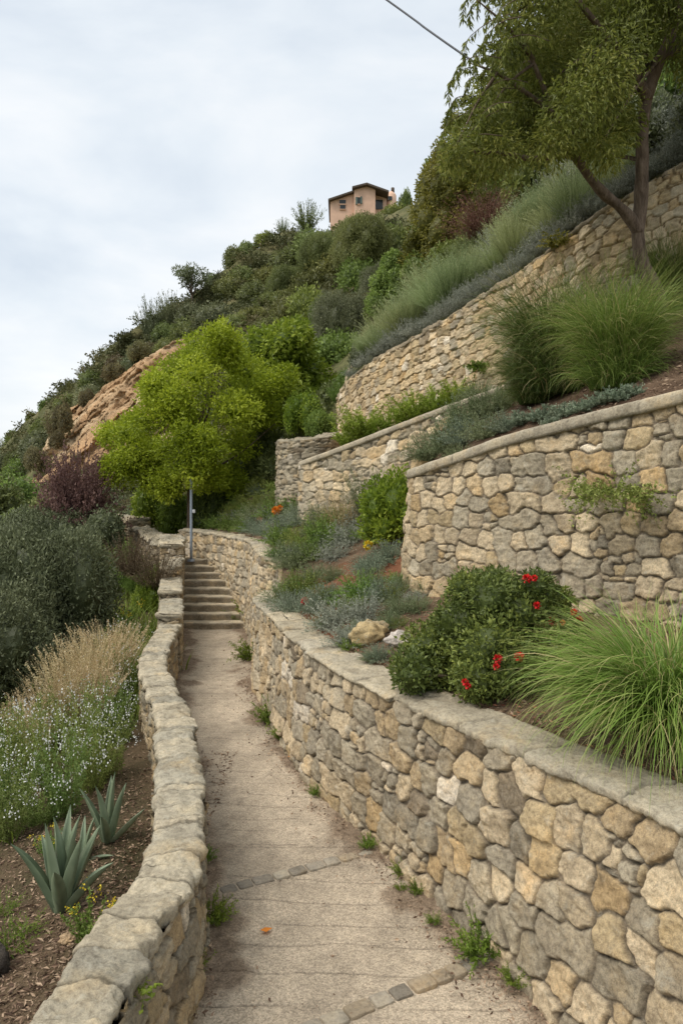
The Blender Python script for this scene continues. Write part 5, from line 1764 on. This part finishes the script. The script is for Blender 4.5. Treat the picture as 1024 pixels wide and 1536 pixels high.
# green weeds covering the slope
pts = slope_pts(2600, (-60, 260), (860, 1080))
ex = []
for k in range(2200):
    l = down(-2.4 - 9 * r.random(), r.uniform(1, 14))
    if l is not None and r.random() < min(1, (-l.x - 2.2) / 2):
        ex.append(tuple(l))
pts = np.vstack([pts, A(ex)])
bx = []
g = blades(7, r, .05, (.12, .4), .012, (40, 88), (.1, 1.2), 4, tip=.2)
V0, F0, T0 = g
Vs = []
for p in pts:
    a = r.random() * 6.28
    s = r.uniform(.5, 1.3)
    c_, s_2 = math.cos(a) * s, math.sin(a) * s
    Vs.append(np.stack([V0[:, 0] * c_ - V0[:, 1] * s_2, V0[:, 0] * s_2 + V0[:, 1] * c_, V0[:, 2] * s], 1) + p)
Fs = (F0[None] + (np.arange(len(pts)) * len(V0))[:, None, None]).reshape(-1, 4)
gr = link('ground_cover', mesh('ground_cover', np.vstack(Vs), Fs, L_weed, False, tint=np.clip(np.tile(T0, len(pts)) + np.repeat(r.normal(size=len(pts)) * .15, len(V0)), 0, 1)))
tag(gr, 'short green grass and weeds covering the left slope', 'grass', kind='stuff')
gw = again(x0, (0, 0, -90)) if False else None
g2 = leafy(40, r, .2, (.3, .8), (30, 85), (.2, 1.2), 16, .07, .02, spread=.5, sw=.01)
wt0 = None
for px, py, hh, lb in [(18, 1425, 70, 'green weed tuft at the bottom left corner below the agave'), (40, 1400, 50, 'green weed tuft left of the largest agave'), (8, 1370, 50, 'small green weed tuft at the left frame edge'), (25, 1060, 70, 'lush green weed tuft at the left edge beside the dark bush'), (10, 1090, 60, 'lush green weed tuft left of the dry grass')]:
    l = at(px, py)
    s = hh * l[1] / F
    if wt0 is None:
        wt0 = one('weed_tuft', g2, L_weed, lb, 'weed', tuple(l), 0, s)
    else:
        again(wt0, tuple(l), float(hf(px)) * 6, s, lb)


def chips(name, pts, r, lab_, mat, ls=(.015, .05), wd=.35):
    n_ = len(pts)
    D = unit(runit(r, n_) * A((1, 1, .25)))
    L_ = ls[0] + (ls[1] - ls[0]) * r.random(n_) ** 2
    g_ = leafq(pts + A((0, 0, .008)), D, L_, L_ * wd, r, r.random(n_), .1)
    o_ = link(name, mesh(name, g_[0], g_[1], mat, False, tint=g_[2]))
    tag(o_, lab_, 'mulch', kind='stuff')


L_chip = LM('bark_chip', (.05, .03, .02), (.14, .092, .06), (.30, .22, .15), trans=0, rough=.9, vary=0)
L_chipr = LM('red_bark_chip', (.10, .04, .025), (.20, .085, .05), (.30, .16, .10), trans=0, rough=.9, vary=0)
pts = slope_pts(9000, (-30, 300), (1150, 1536))
ex = []
for k in range(9000):
    l = down(-1.2 - 5.5 * r.random() ** 1.6, r.uniform(.8, 8.5))
    if l is not None and l.z < .4:
        ex.append(tuple(l))
pts = np.vstack([pts, A(ex)])
chips('mulch_chips', pts, r, 'loose brown bark mulch on the left slope', L_chip, (.015, .06))


def tree_pts(T, n, pxr, pyr):
    o_ = []
    for k in range(n):
        px, py = r.uniform(*pxr), r.uniform(*pyr)
        h = T.ray_cast(Vector((0, 0, CZ)), Vector(((px - CX) / F, 1, -(py - HY) / F)).normalized())[0]
        if h is not None:
            o_.append((h.x, h.y, h.z))
    return A(o_)


pts = tree_pts(T_MULCH, 9000, (700, 1060), (380, 660))
chips('mulch_chips', pts, r, 'loose dark bark mulch on the terrace above the upper wall', L_chip, (.02, .07))
pts = tree_pts(T_BED, 7000, (400, 1060), (740, 1190))
cm = fbm(pts[:, 0] * .7, pts[:, 1] * .55, 0, 3, 64)
chips('mulch_chips', pts, r, 'loose reddish bark mulch in the sloping bed', L_chipr, (.015, .05))
pts2 = tree_pts(T_BED, 7000, (500, 1060), (880, 1190))
chips('mulch_chips', pts2, r, 'loose brown twigs and mulch in the bed by the low wall', L_chip, (.015, .07))
# litter along the foot of the right wall
n_ = 2600
k = r.random(n_)
lp = cr(LWFoot, k)
off_ = np.abs(r.normal(size=n_)) * .16 + .02
lt = np.stack([lp[:, 0] - off_ * .85, lp[:, 1] - off_ * .45, np.full(n_, .02)], 1)
k2 = r.random(900)
lp2 = cr(LT, k2)
k3 = r.random(260)
l3 = cr([(x, y) for x, y in PL[2:]], k3) * 1.0
r3 = cr([(x, y) for x, y in PR[2:]], k3)
q3 = r.random(260)[:, None] * .7 + .15
lt3 = np.hstack([l3 * (1 - q3) + r3 * q3, np.full((260, 1), .012)])
lt2 = np.stack([lp2[:, 0] + .03 + np.abs(r.normal(size=900)) * .06, lp2[:, 1], np.full(900, .02)], 1)
chips('leaf_litter', np.vstack([lt, lt2, lt3]), r, 'dry leaf crumbs and soil gathered along the wall feet beside the path', L_chip, (.008, .04), .5)

# weeds along the path
wg = leafy(46, r, .25, (.5, 1.05), (25, 88), (.1, .9), 26, .13, .035, spread=.6, sw=.02)
w0 = None
for px, py, hh, lb in [(716, 1432, 62, 'largest green weed at the foot of the low wall near the cobble strip'), (770, 1478, 34, 'small green weed nearest the camera at the foot of the low wall'), (601, 1310, 24, 'tiny green weed just past the far cobble strip by the wall'), (627, 1340, 24, 'tiny green weed between the two cobble strips by the wall'),
                       (553, 1272, 24, 'tiny green weed at the wall end of the far cobble strip'), (470, 1192, 16, 'flat green weed at the bend of the path'), (488, 1190, 20, 'green weed at the wall foot by the bend of the path'), (405, 1082, 40, 'green weed low on the wall foot at mid path'), (425, 1110, 30, 'green weed at the wall foot just before mid path'),
                       (378, 990, 40, 'green weed at the wall foot near the steps'), (374, 935, 44, 'leafy weed at the right end of the lowest step'), (306, 1292, 28, 'green weed at the foot of the parapet beside the far cobble strip'), (314, 1385, 50, 'tall thin green weed at the foot of the parapet'), (282, 1470, 46, 'green weed with orange flower at the parapet foot near the camera'), (650, 1385, 18, 'sparse flat weed on the soil at the low wall foot'), (600, 1336, 14, 'sparse flat weed beside the cobble strip')]:
    l = A(P(px, py, F * 2.98 / (py - HY)))
    s = hh * l[1] / F
    if w0 is None:
        w0 = one('path_weed', wg, L_weed, lb, 'weed', tuple(l), 0, s, 'weeds along the path')
    else:
        again(w0, tuple(l), float(hf(px)) * 6, s, lb)
# fallen leaves and the little orange flower
lf = leafq(A([(0, 0, .012)]), A([(1., .2, .05)]), .07, .05, r, A([.4]), .05)
f0 = None
for px, py, s, lb in [(390, 1398, 1.2, 'single orange fallen leaf lying on the middle of the path'), (440, 1138, 1.4, 'orange fallen leaf at the bend below the low wall'), (300, 1400, .9, 'fallen orange leaf at the parapet foot')]:
    l = P(px, py, F * 2.985 / (py - HY))
    if f0 is None:
        f0 = one('fallen_leaf', lf, L_orange, lb, 'leaf', l, 0, s)
    else:
        again(f0, l, 2, s, lb)
one('flower_cluster', blossom(r, 30, .02, .022, .02), L_yel, 'small yellow-orange flower on the weed at the parapet foot', 'flowers', P(281, 1443, 4.35), 0, 1.0)


# ------------------------------------------------------------------ camera, sky, sun
cam = bpy.data.cameras.new('camera')
co = bpy.data.objects.new('camera', cam)
COL.objects.link(co)
co.location = (0, 0, CZ)
co.rotation_euler = (rad(90), 0, 0)
cam.sensor_fit = 'VERTICAL'
cam.sensor_height = 36
cam.lens = F / 1536 * 36
cam.shift_y = -(768 - HY) / 1536
cam.clip_end = 5000
cam.clip_start = .05
SC.camera = co

SUN_EL, SUN_AZ = rad(56), rad(-115)     # azimuth from +Y towards +X
w = bpy.data.worlds.new('World')
SC.world = w
w.use_nodes = True
nt = w.node_tree
nt.nodes.clear()
N = lambda ty: nt.nodes.new(ty)
L = nt.links.new
outw = N('ShaderNodeOutputWorld')
sky = N('ShaderNodeTexSky')
sky.sky_type = 'NISHITA'
sky.sun_disc = False
sky.sun_elevation = SUN_EL
sky.sun_rotation = SUN_AZ
sky.dust_density = 3
bg1 = N('ShaderNodeBackground')
bg1.inputs[1].default_value = .10
L(sky.outputs[0], bg1.inputs[0])
tc = N('ShaderNodeTexCoord')
mp = N('ShaderNodeMapping')
mp.inputs['Scale'].default_value = (1, 1, 2.6)
L(tc.outputs['Generated'], mp.inputs[0])
nz = N('ShaderNodeTexNoise')
nz.inputs['Scale'].default_value = 2.3
nz.inputs['Detail'].default_value = 6
nz.inputs['Roughness'].default_value = .52
nz.inputs['Distortion'].default_value = .35
L(mp.outputs[0], nz.inputs['Vector'])
cr_ = N('ShaderNodeValToRGB')
e = cr_.color_ramp.elements
e[0].position, e[0].color = .33, (.345, .385, .43, 1)
e[1].position, e[1].color = .66, (.53, .535, .535, 1)
m_ = e.new(.5)
m_.color = (.435, .465, .49, 1)
L(nz.outputs[0], cr_.inputs[0])
bg2 = N('ShaderNodeBackground')
bg2.inputs[1].default_value = 1.0
L(cr_.outputs[0], bg2.inputs[0])
mx = N('ShaderNodeMixShader')
mx.inputs[0].default_value = .9
L(bg1.outputs[0], mx.inputs[1])
L(bg2.outputs[0], mx.inputs[2])
L(mx.outputs[0], outw.inputs[0])

sd = bpy.data.lights.new('sun', 'SUN')
sd.energy = 1.5
sd.angle = rad(40)
sd.color = (1, .94, .85)
so = bpy.data.objects.new('sun', sd)
COL.objects.link(so)
dv_ = Vector((math.sin(SUN_AZ) * math.cos(SUN_EL), math.cos(SUN_AZ) * math.cos(SUN_EL), math.sin(SUN_EL)))
so.rotation_euler = dv_.to_track_quat('Z', 'Y').to_euler()
so.location = (0, 0, 60)
SC.view_settings.view_transform = 'Standard'
SC.view_settings.look = 'None'
SC.view_settings.exposure = 1.0
SC.view_settings.gamma = 1
SC.render.engine = 'CYCLES'
SC.cycles.max_bounces = 6
SC.cycles.transparent_max_bounces = 4
